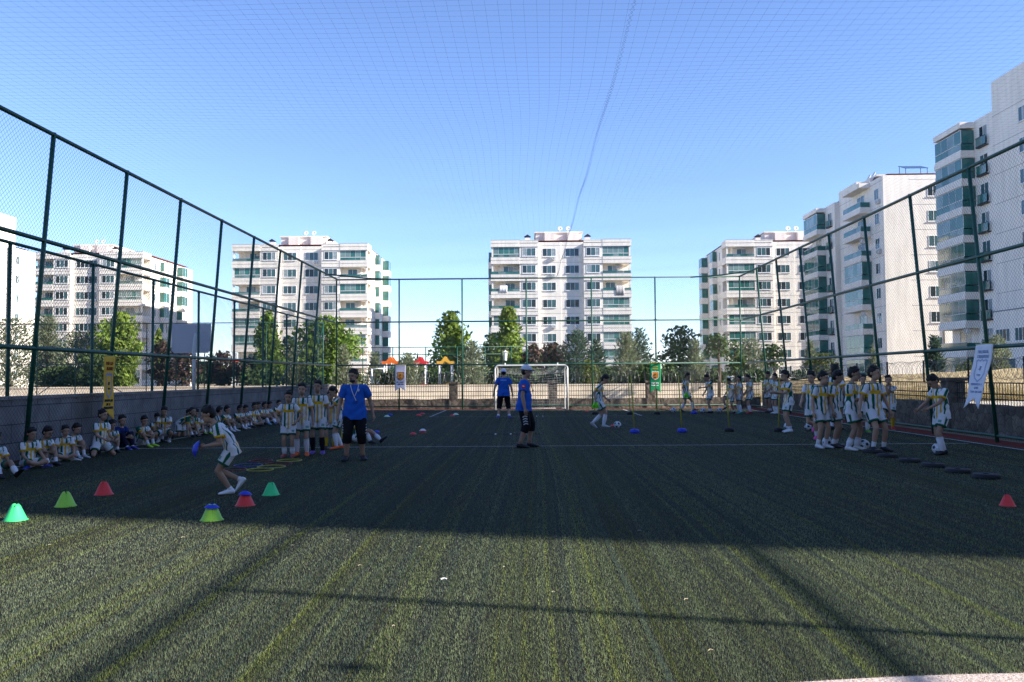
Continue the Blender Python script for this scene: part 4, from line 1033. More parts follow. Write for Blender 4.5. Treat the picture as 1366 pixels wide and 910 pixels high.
    loft(sb, [(lo, PM @ X*.133*s*k, PM @ Yv*(.098 if adult else .088)*s*k), (pel+PM @ Z*.0*s, PM @ X*.130*s*k, PM @ Yv*(.095 if adult else .084)*s*k), (pel+PM @ Z*.05*s-PM @ Yv*bulge*s, PM @ X*.121*s*k, PM @ Yv*(.074+bulge)*s*k),
              (spm-CMx @ Yv*bulge*s, CMx @ X*.110*s*k, CMx @ Yv*(.072+bulge)*s*k), (spm+CMx @ Z*.08*s, CMx @ X*.100*s*k, CMx @ Yv*.070*s*k), (spm+CMx @ Z*.13*s, CMx @ X*.108*s*k, CMx @ Yv*.068*s*k),
              (nb-CMx @ Z*.022*s, CMx @ X*.075*s, CMx @ Yv*.050*s), (nb-CMx @ Z*.002*s, CMx @ X*.040*s, CMx @ Yv*.038*s)], 18)
    for sd in (1, -1):
        capsule(sb, nb-CMx @ Z*.035*s, sh[sd], .038*s, .044*s*k)
        d = el[sd]-sh[sd]; e = sh[sd]+d*.62; u = d.cross(Z if abs(d.normalized().z) < .9 else Yv).normalized(); v = d.normalized().cross(u)
        loft(sb, [(sh[sd]-d*.1, u*.040*s*k, v*.040*s*k), (sh[sd]+d*.15, u*.046*s*k, v*.046*s*k), (e, u*.047*s*k, v*.047*s*k)], 12)
    V, Fa = remesh(sb, vox*.75, 2)
    # wrinkles
    nrm = V-np.array(pel)[None]; 
    wz = np.sin(V[:, 2]*70/s+3*np.sin(V[:, 0]*22/s+q.random()*6)+q.random()*6)*.5+np.sin(V[:, 2]*37/s-V[:, 0]*31/s+q.random()*6)*.5
    axis_pts = np.array([pel, spm, nb]); 
    rad = V-np.array(pel); up = np.array(nb-pel); up /= np.linalg.norm(up); rad = rad-np.outer(rad @ up, up); rad /= np.linalg.norm(rad, axis=1)[:, None]+1e-6
    V = (V+rad*(wz*.005*s)[:, None]).astype(np.float32)
    Xc, Fc = np.array(CMx @ X), np.array(CMx @ Fw); total = float((nb-pel).length)
    tv = (V-np.array(pel)) @ up/total
    cen = np.array(pel)+np.outer(tv*total, up)
    u = ((V-cen) @ Xc)/(.1*s*k); fr = ((V-cen) @ Fc) > 0
    paint = np.tile(WHITE, (len(V), 1))
    sl = np.zeros(len(V), dtype=bool); sa = np.zeros(len(V)); su = np.zeros(len(V))
    for sd in (1, -1):
        d = np.array(el[sd]-sh[sd]); L = np.linalg.norm(d); d = d/L; rel = V-np.array(sh[sd]); tt = rel @ d; per = rel-np.outer(tt, d); dist = np.linalg.norm(per, axis=1)
        ins = (tt > -.04*s) & (dist < .062*s) & (tt/L > -.25+.15*(dist/(.05*s)))
        ins &= (tt/L < .70); ins &= ((u*sd > .93) | (tt/L > .22)) & (np.abs(u*sd) > .8)
        sl |= ins; sa[ins] = tt[ins]/L; su[ins] = (per[ins] @ Fc)/(.045*s)
    if kit == 'kid':
        to = ~sl
        ab = to & (tv > .70); lw = to & (tv <= .57); bd = to & (tv > .57) & (tv <= .70)
        paint[ab & (u > -.64) & (u < -.34)] = YEL; paint[ab & (u > .06) & (u < .38)] = GRN; paint[ab & (np.abs(u) > .80) & (np.abs(u) < .98)] = GRN
        paint[bd & (fr | True)] = YEL
        paint[lw & (u > -.66) & (u < -.34)] = GRN; paint[lw & (u > -.06) & (u < .22)] = YEL; paint[lw & (u > .56) & (u < .76)] = YEL; paint[lw & (np.abs(u) > .98) & (np.abs(u) < 1.12)] = GRN
        paint[to & (tv > .965)] = GRN
        paint[sl & (np.abs(su) < .28)] = GRN; paint[sl & (sa > .50)] = YEL
        lg = to & fr & ((u-.55)**2+((tv-.83)*2.6)**2 < .012); paint[lg] = np.array([.25, .45, .35])
        if number:
            bk = to & ~fr & (tv > .12) & (tv < .93); paint[bk] = WHITE
            paint[bk & (tv > .80) & (np.abs(u) < .8) & (tv < .88)] = WHITE
            paint[bk & (np.abs(u) > .84) & (np.abs(u) < .96)] = GRN
            paint[bk & (tv > .66) & (tv < .74) & (np.abs(u) < .40)] = GRN
            paint[bk & (tv > .24) & (tv < .70) & (np.abs(u-(-.30+.45*(.70-tv))) < .14)] = GRN
            paint[to & ~fr & (tv < .12) & (np.abs(u) < .3)] = YEL
    elif kit == 'coach':
        paint[:] = np.array([.016, .095, .42])
        lg = fr & ~sl & ((u-.42)**2+((tv-.80)*2.4)**2 < .014); paint[lg] = np.array([.45, .55, .7])
        if p.get('backtext'):
            bk = ~fr & ~sl & (np.abs(u) < .62) & (tv > .80) & (tv < .84) & (np.sin(u*60) > -.4); paint[bk] = np.array([.35, .5, .75])
        paint[sl & (sa > .18) & (sa < .46) & (np.abs(su) < .5)*(V[:, 0] > 0 if p.get('patch', 1) > 0 else V[:, 0] < 0)] = np.array([.55, .02, .04])
        paint[sl & (sa > .26) & (sa < .34) & (np.abs(su) < .3)*(V[:, 0] > 0 if p.get('patch', 1) > 0 else V[:, 0] < 0)] = np.array([.7, .65, .65])
    elif kit == 'track': paint[:] = np.array([.012, .022, .11]); paint[sl & (np.abs(su) < .2)] = np.array([.35, .35, .4])
    make('shirt', V, Fa, M['cloth'], paint)
    # ---- shorts
    sb = MB(); ln = .70 if kit == 'kid' else (1.35 if kit == 'coach' else 1.9)
    loft(sb, [(pel-PM @ Z*.06*s, PM @ X*.07*s*k, PM @ Yv*.06*s*k), (pel-PM @ Z*.03*s, PM @ X*.097*s*k, PM @ Yv*.074*s*k), (pel+PM @ Z*.035*s, PM @ X*.091*s*k, PM @ Yv*.068*s*k)], 16)
    for sd in (1, -1):
        d = kn[sd]-hip[sd]; u_ = d.cross(Yv if abs(d.normalized().y) < .9 else X).normalized(); v_ = d.normalized().cross(u_)
        if ln <= 1: loft(sb, [(hip[sd]-d*.08, u_*.064*s*k, v_*.066*s*k), (hip[sd]+d*.3, u_*.068*s*k, v_*.068*s*k), (hip[sd]+d*ln, u_*.066*s*k, v_*.067*s*k)], 14)
        else:
            loft(sb, [(hip[sd]-d*.08, u_*.066*s, v_*.068*s), (hip[sd]+d*.4, u_*.066*s, v_*.066*s), (kn[sd], u_*.053*s, v_*.055*s)], 14)
            d2 = an[sd]-kn[sd]; u2 = d2.cross(Yv if abs(d2.normalized().y) < .9 else X).normalized(); v2 = d2.normalized().cross(u2)
            loft(sb, [(kn[sd]-d2*.12, u2*.05*s, v2*.05*s), (kn[sd]+d2*.1, u2*.052*s, v2*.054*s), (kn[sd]+d2*(ln-1), u2*(.047 if ln < 1.5 else .036)*s, v2*(.048 if ln < 1.5 else .036)*s)], 14)
    V, Fa = remesh(sb, vox*.75, 2)
    col = {'kid': WHITE*.95, 'coach': np.array([.008, .008, .010]), 'track': np.array([.010, .012, .03])}[kit]
    paint = np.tile(col, (len(V), 1))
    for sd in (1, -1):
        d = np.array(kn[sd]-hip[sd]); L = np.linalg.norm(d); rel = V-np.array(hip[sd]); tt = rel @ d/L/L; per = rel-np.outer(tt*L, d/L); near = np.linalg.norm(per, axis=1) < .09*s
        out = per @ np.array(PM @ X)*sd/(.066*s); fwd = per @ np.array(Fw)/(.066*s)
        if kit == 'kid':
            paint[near & (tt > ln-.09)] = GRN; paint[near & (out > .90) & (np.abs(fwd) < .22) & (tt > .0)] = GRN
            lg = near & (tt > .42) & (tt < .56) & (np.abs(out-.35) < .3) & (fwd > .3) & (sd > 0); paint[lg] = np.array([.15, .3, .25])
        if kit == 'coach':
            for c0 in (.52, .64, .76, .88): paint[near & (np.abs(tt-c0-.12*np.abs(fwd)) < .022) & (out > .55) & (np.abs(fwd) < .42)] = np.array([.6, .6, .62])
    make('shorts' if kit != 'track' else 'trousers', V, Fa, M['cloth'], paint)
    # ---- socks and shoes
    for sd in (1, -1):
        d = kn[sd]-an[sd]; low = an[sd]-d*.03
        sc = sock if sock is not None else (.66, .66, .70)
        if kit == 'coach': sc, sh_ = p.get('sock', (.02, .02, .02)), .12
        else: sh_ = sockh
        sk = MB(); 
        if sh_ > .4: capsule(sk, low, an[sd]+d*sh_, .026*s*k, .040*s*k, (.62, .042*s*k))
        else: capsule(sk, low, an[sd]+d*sh_, .027*s*k, .030*s*k)
        V, Fa = remesh(sk, vox*.7, 1); paint = np.tile(np.array(sc), (len(V), 1))
        if kit == 'kid' and sh_ > .4:
            tt = (V-np.array(an[sd])) @ np.array(d.normalized())/d.length; paint[(tt > sh_-.02)] = paint[0]*.8
        make('sock', V, Fa, M['cloth'], paint)
        fy = R(p.get('fyl' if sd > 0 else 'fyr', sd*10)); fp = R(p.get('fpl' if sd > 0 else 'fpr', 0))
        FM = Matrix.Rotation(fy, 3, 'Z') @ Matrix.Rotation(fp, 3, 'X')
        a = an[sd]; zz = -.038*s
        def fpnt(y_, z_): return a+FM @ Vector((0, y_*s, z_*s))
        fx, fz = FM @ X, FM @ Z; sm = MB()
        loft(sm, [(fpnt(.036, -.018), fx*.016*s, fz*.014*s), (fpnt(.028, -.012), fx*.026*s, fz*.026*s), (fpnt(.0, -.006), fx*.030*s, fz*.034*s), (fpnt(-.04, -.016), fx*.031*s, fz*.025*s),
                  (fpnt(-.08, -.023), fx*.034*s, fz*.018*s), (fpnt(-.108, -.027), fx*.030*s, fz*.013*s), (fpnt(-.122, -.029), fx*.018*s, fz*.009*s)], 14)
        V, Fa = remesh(sm, vox*.6, 2); paint = np.tile(np.array(shoe), (len(V), 1))
        lz = np.array([(FM.transposed() @ (Vector(v)-a)).z/s for v in V]); paint[lz < -.030] = np.array([.5, .5, .5]) if sum(shoe) > .3 else np.array(shoe)*.6
        make('shoe', V, Fa, M['shoe'], paint)
    if p.get('lanyard'):
        lm = MB()
        def chest(u_, f_, t_): return pel+(nb-pel)*t_+CMx @ (X*u_*.1*s+Fw*f_*s)
        pts = [chest(-.42, .03, 1.0), chest(-.38, .062, .93), chest(-.28, .079, .80), chest(-.05, .089+bulge, .60), chest(.22, .095+bulge*1.2, .42)]
        lm.tube(pts, .006, 5); lm.tube([chest(.42, .03, 1.0), chest(.40, .062, .93), chest(.33, .079, .82), chest(.06, .088+bulge, .62), chest(-.04, .090+bulge, .58)], .006, 5)
        lo_ = lm.obj('lanyard', mat('lanyard_'+p['lanyard'], (.6, .6, .62) if p['lanyard'] == 'white' else (.45, .02, .03), .7), root, True); objs.append((lo_, np.array(lm.v)))
        wm = MB(); c = chest(.24, .10+bulge*1.2, .40) if p['lanyard'] == 'white' else chest(-.04, .095+bulge, .56); wm.ell(c, (.012, .02, .026), 8); wo = wm.obj('whistle', M['dark'], root, True); objs.append((wo, np.array(wm.v)))
    # ---- drop to the ground
    mn = min(float(V[:, 2].min()) for o, V in objs)
    if p.get('ground', True):
        root.location.z = z-mn+.001
    hands = {sd: root.location+Matrix.Rotation(face, 3, 'Z') @ (wr[sd]+(wr[sd]-el[sd]).normalized()*.055*s) for sd in (1, -1)}
    return root, hands
# ------------------------------------------------------------------ goal
M['netw'] = mat('goal_net_cord', (.55, .55, .55), .8)
gy = 37.75
M['goalw'] = mat('goal_paint_worn', (.58, .57, .54), .5, 0, .3, .12, 6)
t = thing('football_goal', 'small white football goal with a sagging net at the far end', 'goal', (0, gy, 0))
a, b_ = P(660.5, 500, gy).x, P(757, 500, gy).x; gh = 2.02; rc = .16
fr = MB(); arc = lambda cx, s0: [(cx+s0*rc*math.cos(R(90-90*i/6)), 0, gh-rc+rc*math.sin(R(90-90*i/6))) for i in range(7)]
fr.tube([(a, 0, 0), (a, 0, gh-rc)]+[p for p in arc(a+rc, -1)[::-1]]+[p for p in arc(b_-rc, 1)]+[(b_, 0, gh-rc), (b_, 0, 0)], .042, 10)
fr.obj('goal_frame', M['goalw'], t, True)
bk = MB()
for x in (a+.1, b_-.1):
    bk.tube([(x, 0, gh-.02), (x, .62, gh-.25), (x, 1.05, .03)], .022, 6); bk.tube([(x, 0, .03), (x, 1.05, .03)], .022, 6)
    MB().tube([(x+.35*(1 if x < 0 else -1), 0, gh), (x+.35*(1 if x < 0 else -1), 0, gh+.12)], .03, 6).obj('net_hook', M['white'], t)
bk.tube([(a+.1, 1.05, .03), (b_-.1, 1.05, .03)], .022, 6); bk.obj('back_frame', M['white'], t, True)
nm = MB(); prof = [(0, gh-.03), (.32, gh-.19), (.62, gh-.30), (.78, 1.25), (.88, .8), (.98, .35), (1.03, .05)]
def ng(x, f):
    i = min(int(f*6), 5); g = f*6-i; y = prof[i][0]*(1-g)+prof[i+1][0]*g; z = prof[i][1]*(1-g)+prof[i+1][1]*g
    u = (x-a)/(b_-a); return (x, y-.10*math.sin(math.pi*u)*math.sin(math.pi*f), z-.12*math.sin(math.pi*u)*math.sin(math.pi*min(1, f*1.6)))
n = 27
for i in range(n+1):
    x = a+.1+(b_-a-.2)*i/n; nm.tube([ng(x, k/12) for k in range(13)], .0032, 3, False)
for k in range(1, 25): nm.tube([ng(a+.1+(b_-a-.2)*i/12, k/24) for i in range(13)], .0032, 3, False)
for x in (a+.1, b_-.1):
    for k in range(1, 13): nm.tube([(x, 0, gh*k/13), (x, .62+.4*(1-k/13), gh*k/13*.88)], .0032, 3, False)
    for k in range(1, 7): nm.tube([(x, .12*k, .05), (x, .10*k, gh-.035*k-.05)], .0032, 3, False)
nm.obj('goal_net', M['netw'], t)
# ------------------------------------------------------------------ cones, discs, hoops, poles, balls
def pmat(name, col): return mat(name, col, .45, 0, .35, .1, 25)
CC = {'green': pmat('cone_green', (.05, .62, .20)), 'lime': pmat('cone_lime', (.33, .66, .06)), 'red': pmat('cone_red', (.75, .045, .04)),
      'blue': pmat('saucer_blue', (.02, .045, .48)), 'pale': pmat('saucer_pale', (.50, .72, .52)), 'white': pmat('saucer_white', (.7, .7, .72))}
cone_me = {}
def training_cone(label, px, py, wpx, colr, sc=1.0, rz=0.0):
    p = G(px, py); s = wpx/F*p.y
    if colr not in cone_me:
        m = MB(); n = 48; vs = []; fs = []
        prof = [(.5, 0), (.5, .02), (.44, .06), (.20, .60), (.125, .70)]
        inn = [(.105, .69), (.18, .59), (.42, .05), (.47, .0)]
        M_ = len(prof)+len(inn)
        for k in range(n):
            a = 2*math.pi*k/n; notch = (k % 12) in (0, 1, 11); nz_ = .62 if notch else 1.0
            for j, (r, z) in enumerate(prof+inn):
                if j in (4, 5) and notch: z = .585; r = .205 if j == 4 else .19
                vs.append((r*math.cos(a), r*math.sin(a), z))
        for k in range(n):
            k2 = (k+1) % n
            for j in range(M_): fs.append((k*M_+j, k2*M_+j, k2*M_+(j+1) % M_, k*M_+(j+1) % M_))
        m.add(vs, fs); cone_me[colr] = m.mesh('training_cone', CC[colr], True)
        # oval hand slots modelled as small dark recess rings are below pixel size here
    o = link('training_cone', cone_me[colr], None, p); o.scale = (s, s, s); o.rotation_euler.z = rz
    return tag(o, label, 'cone', 'training cones on the turf'), p, s
SM = {}
def saucer(label, loc, w, colr, rot=(0,0,0), group='saucer markers'):
    if colr not in SM:
        m = MB(); m.lathe([(.5, 0), (.49, .02), (.30, .17), (.15, .26), (.12, .25), (.28, .15), (.47, 0)], n=32); SM[colr] = m.mesh('saucer_marker', CC[colr], True)
    o = link('saucer_marker', SM[colr], None, loc); o.scale = (w, w, w); o.rotation_euler = rot
    return tag(o, label, 'marker disc', group)
training_cone('bright green training cone standing in the sun at the left edge', 20.5, 694, 31, 'green', rz=.3)
training_cone('lime training cone at left between the green and the red one', 87.5, 675.5, 28, 'lime', rz=.6)
training_cone('red training cone at left, farthest of its row of three', 138.5, 660, 25, 'red', rz=.1)
c, p, s = training_cone('lime training cone at the shadow edge carrying a blue saucer', 282.5, 694, 31, 'lime', rz=.5)
saucer('blue saucer on top of the lime cone', p+Vector((0, 0, s*.545)), s*.62, 'blue', (R(3), R(4), 0))
c, p, s = training_cone('red training cone by the running boy carrying a blue saucer', 327, 674.5, 27, 'red', rz=.2)
saucer('blue saucer on top of the red cone', p+Vector((0, 0, s*.545)), s*.66, 'blue', (R(-3), R(3), 0))
training_cone('green training cone right of the running boy', 361.5, 660.5, 24, 'green', rz=.7)
training_cone('red training cone alone near the right edge', 1344, 675, 21, 'red', rz=.4)
for lb, px, py, c, wd in (('red saucer beside the blue one behind the coach with the lanyard', 496.5, 579.5, 'red', .20), ('blue saucer beside the red one behind the coach with the lanyard', 502.5, 577, 'blue', .20),
        ('red saucer on the turf left of the stacked pair', 551, 579.5, 'red', .20), ('red saucer under a white one in the middle of the pitch', 564, 577, 'red', .21),
        ('pale green saucer at the far left of the back row', 516, 556, 'pale', .24), ('blue saucer by the pale one in the back row', 520.5, 553.6, 'blue', .22),
        ('red saucer in the far back row left of the penalty box line', 558.5, 554.5, 'red', .24), ('small red saucer right behind another red one', 563.5, 552.6, 'red', .22),
        ('red saucer beside the pale green one in the penalty box', 603.5, 555.2, 'red', .22), ('pale green saucer in the penalty box', 608, 553.4, 'pale', .26),
        ('red saucer near the far goal line right of the goal', 783, 549.5, 'red', .2), ('red saucer just left of the ball of the dribbling boy', 817.5, 568.5, 'red', .16)):
    saucer(lb, G(px, py)+Vector((0, 0, .002)), wd, c)
saucer('white saucer stacked on a red one in the middle of the pitch', G(564, 577)+Vector((0, 0, .05)), .20, 'white')
# flat rubber discs on the right
M['rubber'] = mat('black_rubber', (.012, .013, .016), .6, 0, .3, .2, 20)
m = MB(); m.lathe([(0, 0), (.49, 0), (.5, .03), (.49, .12), (.45, .155), (.36, .165), (.33, .15), (.12, .15), (.10, .18), (0, .18)], n=36, closed=False); dme = m.mesh('rubber_disc', M['rubber'], True)
for lb, px, py, wp in (('first black rubber disc beside the boy with the ball', 1164.5, 606, 25), ('second black rubber disc of the slanting row', 1184, 612, 26), ('third black rubber disc of the slanting row', 1213, 618.5, 27),
        ('fourth black rubber disc, below the dribbling boy at right', 1244.5, 625, 29), ('fifth black rubber disc, next to last of the row', 1277.5, 632.5, 31), ('nearest black rubber disc, ending the row at right', 1315.7, 640, 34)):
    p = G(px, py-2); o = link('rubber_disc', dme, None, p); s = wp/F*p.y; o.scale = (s, s, s*1.15); tag(o, lb, 'rubber disc', 'black discs laid out in a slanting row')
# hoops
HC = {'yellow': pmat('hoop_yellow', (.36, .32, .05)), 'red': pmat('hoop_red', (.16, .02, .022)), 'blue': pmat('hoop_blue', (.03, .06, .24))}
for lb, px, py, c, wp in (('blue training hoop nearest to the running boy', 331, 621.5, 'blue', 36), ('red training hoop at the left front of the hoop field', 312, 627, 'red', 32), ('yellow training hoop at the front of the hoop field', 347, 627.5, 'yellow', 34),
        ('yellow training hoop in the middle of the hoop field', 362, 623.5, 'yellow', 36), ('red training hoop at the left back of the hoop field', 348, 615.5, 'red', 30), ('red training hoop behind the middle yellow one', 372, 619.5, 'red', 34), ('yellow training hoop at the boys\' feet', 386, 615, 'yellow', 32)):
    p = G(px, py); r = wp/2/F*p.y; m = MB(); m.tube([(r*math.cos(2*math.pi*i/40), r*math.sin(2*math.pi*i/40)*1.05,   .010) for i in range(40)], .009, 6, closed=True)
    o = m.obj('training_hoop', HC[c], None, True); o.location = p; tag(o, lb, 'hoop', 'hoops laid on the turf')
# slalom poles
M['pole'] = mat('pole_yellow', (.42, .36, .04), .5); 
def slalom(label, px, py, colr, topx, hgt=1.52):
    p = G(px, py); t = thing('slalom_pole', label, 'slalom pole', p, 0, 'slalom poles on the turf')
    tx = (topx-px)/F*p.y
    MB().tube([(0, 0, .05), (tx*.5, .01, hgt*.5), (tx, 0, hgt)], .016, 8).obj('pole', M['pole'], t, True)
    MB().lathe([(0, 0), (.115, 0), (.125, .02), (.125, .075), (.10, .10), (.03, .115), (0, .115)], n=24, closed=False).obj('base', M['rubber'] if colr == 'dark' else CC['blue'], t, True)
slalom('yellow slalom pole on a blue base right of the dribbling boy', 846.6, 578, 'blue', 843)
slalom('yellow slalom pole on a blue base in the middle of the near row', 909.8, 577, 'blue', 906)
slalom('yellow slalom pole on a dark base, third of the near row', 972.7, 576, 'dark', 970)
slalom('leaning yellow slalom pole on a dark base held by a boy', 1038.5, 576, 'dark', 1041.5)
slalom('yellow slalom pole behind the dribbling boy in the far row', 793.5, 553, 'dark', 793)
slalom('yellow slalom pole in the far row left of the green banner', 840.6, 553, 'dark', 838.5)
slalom('yellow slalom pole in front of the green banner', 876.6, 553, 'dark', 875, 1.3)
slalom('yellow slalom pole on a blue base in the far row', 926, 552, 'blue', 923)
# balls
M['ball'] = mat('ball_panels', (.7, .7, .7), .4, 0, .35, attr=True)
bm = bmesh.new(); bmesh.ops.create_icosphere(bm, subdivisions=4, radius=.108); ico = bmesh.new(); bmesh.ops.create_icosphere(ico, subdivisions=1, radius=1)
dirs = [v.co.normalized() for v in ico.verts]; bme = bpy.data.meshes.new('football'); bm.to_mesh(bme)
c = np.ones((len(bme.vertices), 4), dtype=np.float32); c[:, :3] = .70
for i, v in enumerate(bme.vertices):
    n_ = v.co.normalized(); d = sorted((n_.dot(k) for k in dirs), reverse=True)
    if d[0] > .945: c[i, :3] = (.015, .02, .03)
    elif d[0] > .90: c[i, :3] = (.10, .30, .45) if int(n_.x*7) % 2 else (.6, .6, .6)
    elif d[0]-d[1] < .03: c[i, :3] = .42
at = bme.attributes.new('paint', 'FLOAT_COLOR', 'POINT'); at.data.foreach_set('color', c.ravel()); bme.materials.append(M['ball'])
bme.polygons.foreach_set('use_smooth', [True]*len(bme.polygons))
for i, (lb, px, py) in enumerate((('football in front of the dribbling boy in mid pitch', 823.7, 572), ('football at the foot of the boy with the lime bib', 898.5, 550.5), ('football left of the boy facing left in the far row', 938, 551), ('football under the raised foot of a boy in the far row', 960, 551),
        ('football at the feet of the boy holding the slalom pole', 1051, 574), ('football under the foot of the boy with pink shoes', 1079, 574.5), ('football at the feet of the front pair of standing boys', 1104, 596.5), ('football between the two tall boys and the black discs', 1152.7, 600.5), ('football at the foot of the boy dribbling by the right fence', 1251.6, 606.5))):
    o = link('football', bme, None, G(px, py)+Vector((0, 0, .108))); o.rotation_euler = (i*1.3, i*.7, i*2.1); tag(o, lb, 'football', 'footballs on the turf')
# agility ladders
for lb, (x0, y0_, x1, y1_) in (('dark agility ladder lying across the pitch behind the coach in the cap', (640, 580.5, 722, 580.5)), ('short dark agility ladder near the penalty box line', (708, 556, 724, 556))):
    a, b_ = G(x0, y0_), G(x1, y1_); L = (b_-a).length; t = thing('agility_ladder', lb, 'agility ladder', a)
    m = MB(); 
    for yy in (0, .38): m.box(0, yy, .003, L, yy+.05, .010)
    m.obj('strap', M['rubber'], t)
    n = max(2, int(L/.36))
    for i in range(n+1): MB().box(L*i/n-.02, .051, .004, L*i/n+.02, .379, .013).obj('rung', M['white'] if i in (1, 2, 3) else M['rubber'], t)
# litter
M['straw'] = mat('straw_scrap', (.40, .35, .24), .8)
for i, (px, py, L, rz) in enumerate(((592, 776.5, .075, .1), (915, 804, .06, .6), (672, 760, .05, 1.2), (480, 758, .05, .2), (525, 840, .035, .8), (244, 720, .06, .5), (390, 731, .04, 1.0), (738, 794, .035, .2), (853, 711, .06, .0), (560, 733, .03, .4), (1110, 752, .03, .9), (948, 873, .05, .3), (464, 724, .03, 0), (66, 730, .03, .5))):
    m = MB(); L *= .6; m.tube([(-L/2, 0, .022), (0, .006, .026), (L/2, 0, .022)], .0028 if i else .006, 5); o = m.obj('straw_scrap', M['white'] if i == 0 else M['straw'], None); o.location = G(px, py); o.rotation_euler.z = rz
    tag(o, 'white scrap lying in the sun in the middle of the turf' if i == 0 else 'small pale straw scrap lying on the turf', 'litter', 'straw scraps on the turf')
# ------------------------------------------------------------------ banners
M['ink'] = mat('print_dark', (.03, .04, .04), .8)
M['palepr'] = mat('print_pale_blue', (.34, .42, .58), .8)
M['shield'] = mat('print_orange', (.72, .28, .04), .8)
M['shieldblue'] = mat('print_blue', (.16, .26, .48), .8)
SHIELD = [(-.5, .50), (-.34, .58), (-.12, .52), (0, .62), (.12, .52), (.34, .58), (.5, .50), (.44, .2), (.5, -.15), (.36, -.42), (0, -.62), (-.36, -.42), (-.5, -.15), (-.44, .2)]
def banner(label, org, ud, wd, hgt, ccol, tail, texts, shield, tilt=Vector((0,0,0)), seed=0, nd=None):
    """org: top middle; ud: unit vector of the width; nd: facing normal; tilt: offset of the lower edge"""
    q = random.Random(seed); ud = Vector(ud); nd = Vector(nd)
    t = thing('banner', label, 'banner', org)
    def fn(a, b_, d): # a in -1..1, b 0 (top)..1
        return ud*(a*wd/2)+Vector((0, 0, -b_*hgt))+tilt*b_+nd*(d+.018*math.sin(b_*5+a*1.2+seed)+.012*math.sin(b_*11+seed))
    m = MB(); nu, nv = 10, 26; vs = []; fs = []
    for d in (0, -.004):
        for j in range(nv+1):
            for i in range(nu+1):
                a = -1+2*i/nu; b_ = j/nv; lim = 1-tail*(1-abs(a)); vs.append(fn(a, b_*lim, d))
    K = (nu+1)*(nv+1); idx = lambda i, j, o=0: o+j*(nu+1)+i
    for j in range(nv):
        for i in range(nu):
            fs.append((idx(i,j), idx(i+1,j), idx(i+1,j+1), idx(i,j+1))); fs.append((idx(i,j,K), idx(i,j+1,K), idx(i+1,j+1,K), idx(i+1,j,K)))
    for j in range(nv):
        for i in (0, nu): fs.append((idx(i,j), idx(i,j+1), idx(i,j+1,K), idx(i,j,K)))
    for i in range(nu):
        for j in (0, nv): fs.append((idx(i,j), idx(i+1,j), idx(i+1,j,K), idx(i,j,K)))
    m.add(vs, fs); m.obj('cloth', mat('banner_cloth', ccol, .8, 0, .15, .06, 3), t, True)
    MB().tube([fn(-1.05, -.005, 0), fn(1.05, -.005, 0)], .012, 6).obj('hanging_rod', M['pole'], t)
    sc, sy, sh_, filled, edge = shield
    k = wd*sc/hgt
    def sp(f): return [(x*f*sc*2, sy-y*f*k*sh_) for x, y in SHIELD]
    m = MB(); o, i_ = sp(1.0), sp(.86); n = len(o)
    vs = [fn(a, b_, .004) for a, b_ in o]+[fn(a, b_, .004) for a, b_ in i_]+[fn(a, b_, .007) for a, b_ in o]+[fn(a, b_, .007) for a, b_ in i_]
    fs = []
    for i in range(n):
        j = (i+1) % n; fs += [(2*n+i, 2*n+j, 3*n+j, 3*n+i), (i, n+i, n+j, j), (i, j, 2*n+j, 2*n+i), (n+i, 3*n+i, 3*n+j, n+j)]
    m.add(vs, fs); m.obj('emblem_border', edge, t)
    if filled:
        m = MB(); vs = [fn(a, b_, .003) for a, b_ in i_]+[fn(a, b_, .006) for a, b_ in i_]
        m.add(vs, [tuple(range(n, 2*n)), tuple(range(n-1, -1, -1))]+[(i, (i+1) % n, n+(i+1) % n, n+i) for i in range(n)]); m.obj('emblem', filled, t)
    def strokes(mb, b0, hh_, w0, w1, nlet):
        for i in range(nlet):
            a0 = w0+(w1-w0)*i/nlet; a1 = a0+(w1-w0)/nlet*.62
            if q.random() < .08: continue
            segs = [((a0, 0), (a0, 1)), ((a0, q.choice([0, .5, 1])), (a1, q.choice([0, .5, 1]))), ((a1, 0), (a1, 1))][:q.choice([2, 3, 3])]
            for (xa_, ya_), (xb_, yb_) in segs:
                p0, p1 = fn(xa_, b0+ya_*hh_, .005), fn(xb_, b0+yb_*hh_, .005)
                mb.tube([p0, p1], .0065, 4)
    for (b0, hh_, w0, w1, nl, mt) in texts:
        m = MB(); strokes(m, b0, hh_, w0, w1, nl); m.obj('lettering', mt, t)
    # emblem inner mark
    m = MB(); m.tube([fn(.02, sy-k*.22, .009), fn(-.06, sy-k*.02, .009)], .02, 5); m.tube([fn(-.16, sy+k*.25, .009), fn(.14, sy+k*.25, .009)], .022, 5); m.obj('emblem_mark', M['palepr'] if edge is M['palepr'] else M['ink'], t)
    return t
pt = P(154.7, 477, 17.75)
banner('yellow banner with a blue outlined shield hanging on the left fence', Vector((lx(2.0)+.09, pt.y, 2.0)), (0, 1, 0), .46, 1.38, (.64, .37, .05), .12,
       [(.085, .05, -.7, .75, 8, mat('print_brown', (.22, .06, .02), .8)), (.165, .05, -.55, .8, 7, bpy.data.materials['print_brown']), (.67, .035, -.75, .8, 8, M['ink']), (.73, .035, -.3, .4, 4, M['ink']), (.785, .035, -.75, .85, 9, M['ink']), (.90, .07, -.3, -.05, 1, M['ink'])], (.66, .45, 1.5, None, M['shieldblue']), Vector((.06, -.1, 0)), 1, (1, 0, 0))
pt = P(1312, 459, 18.3)
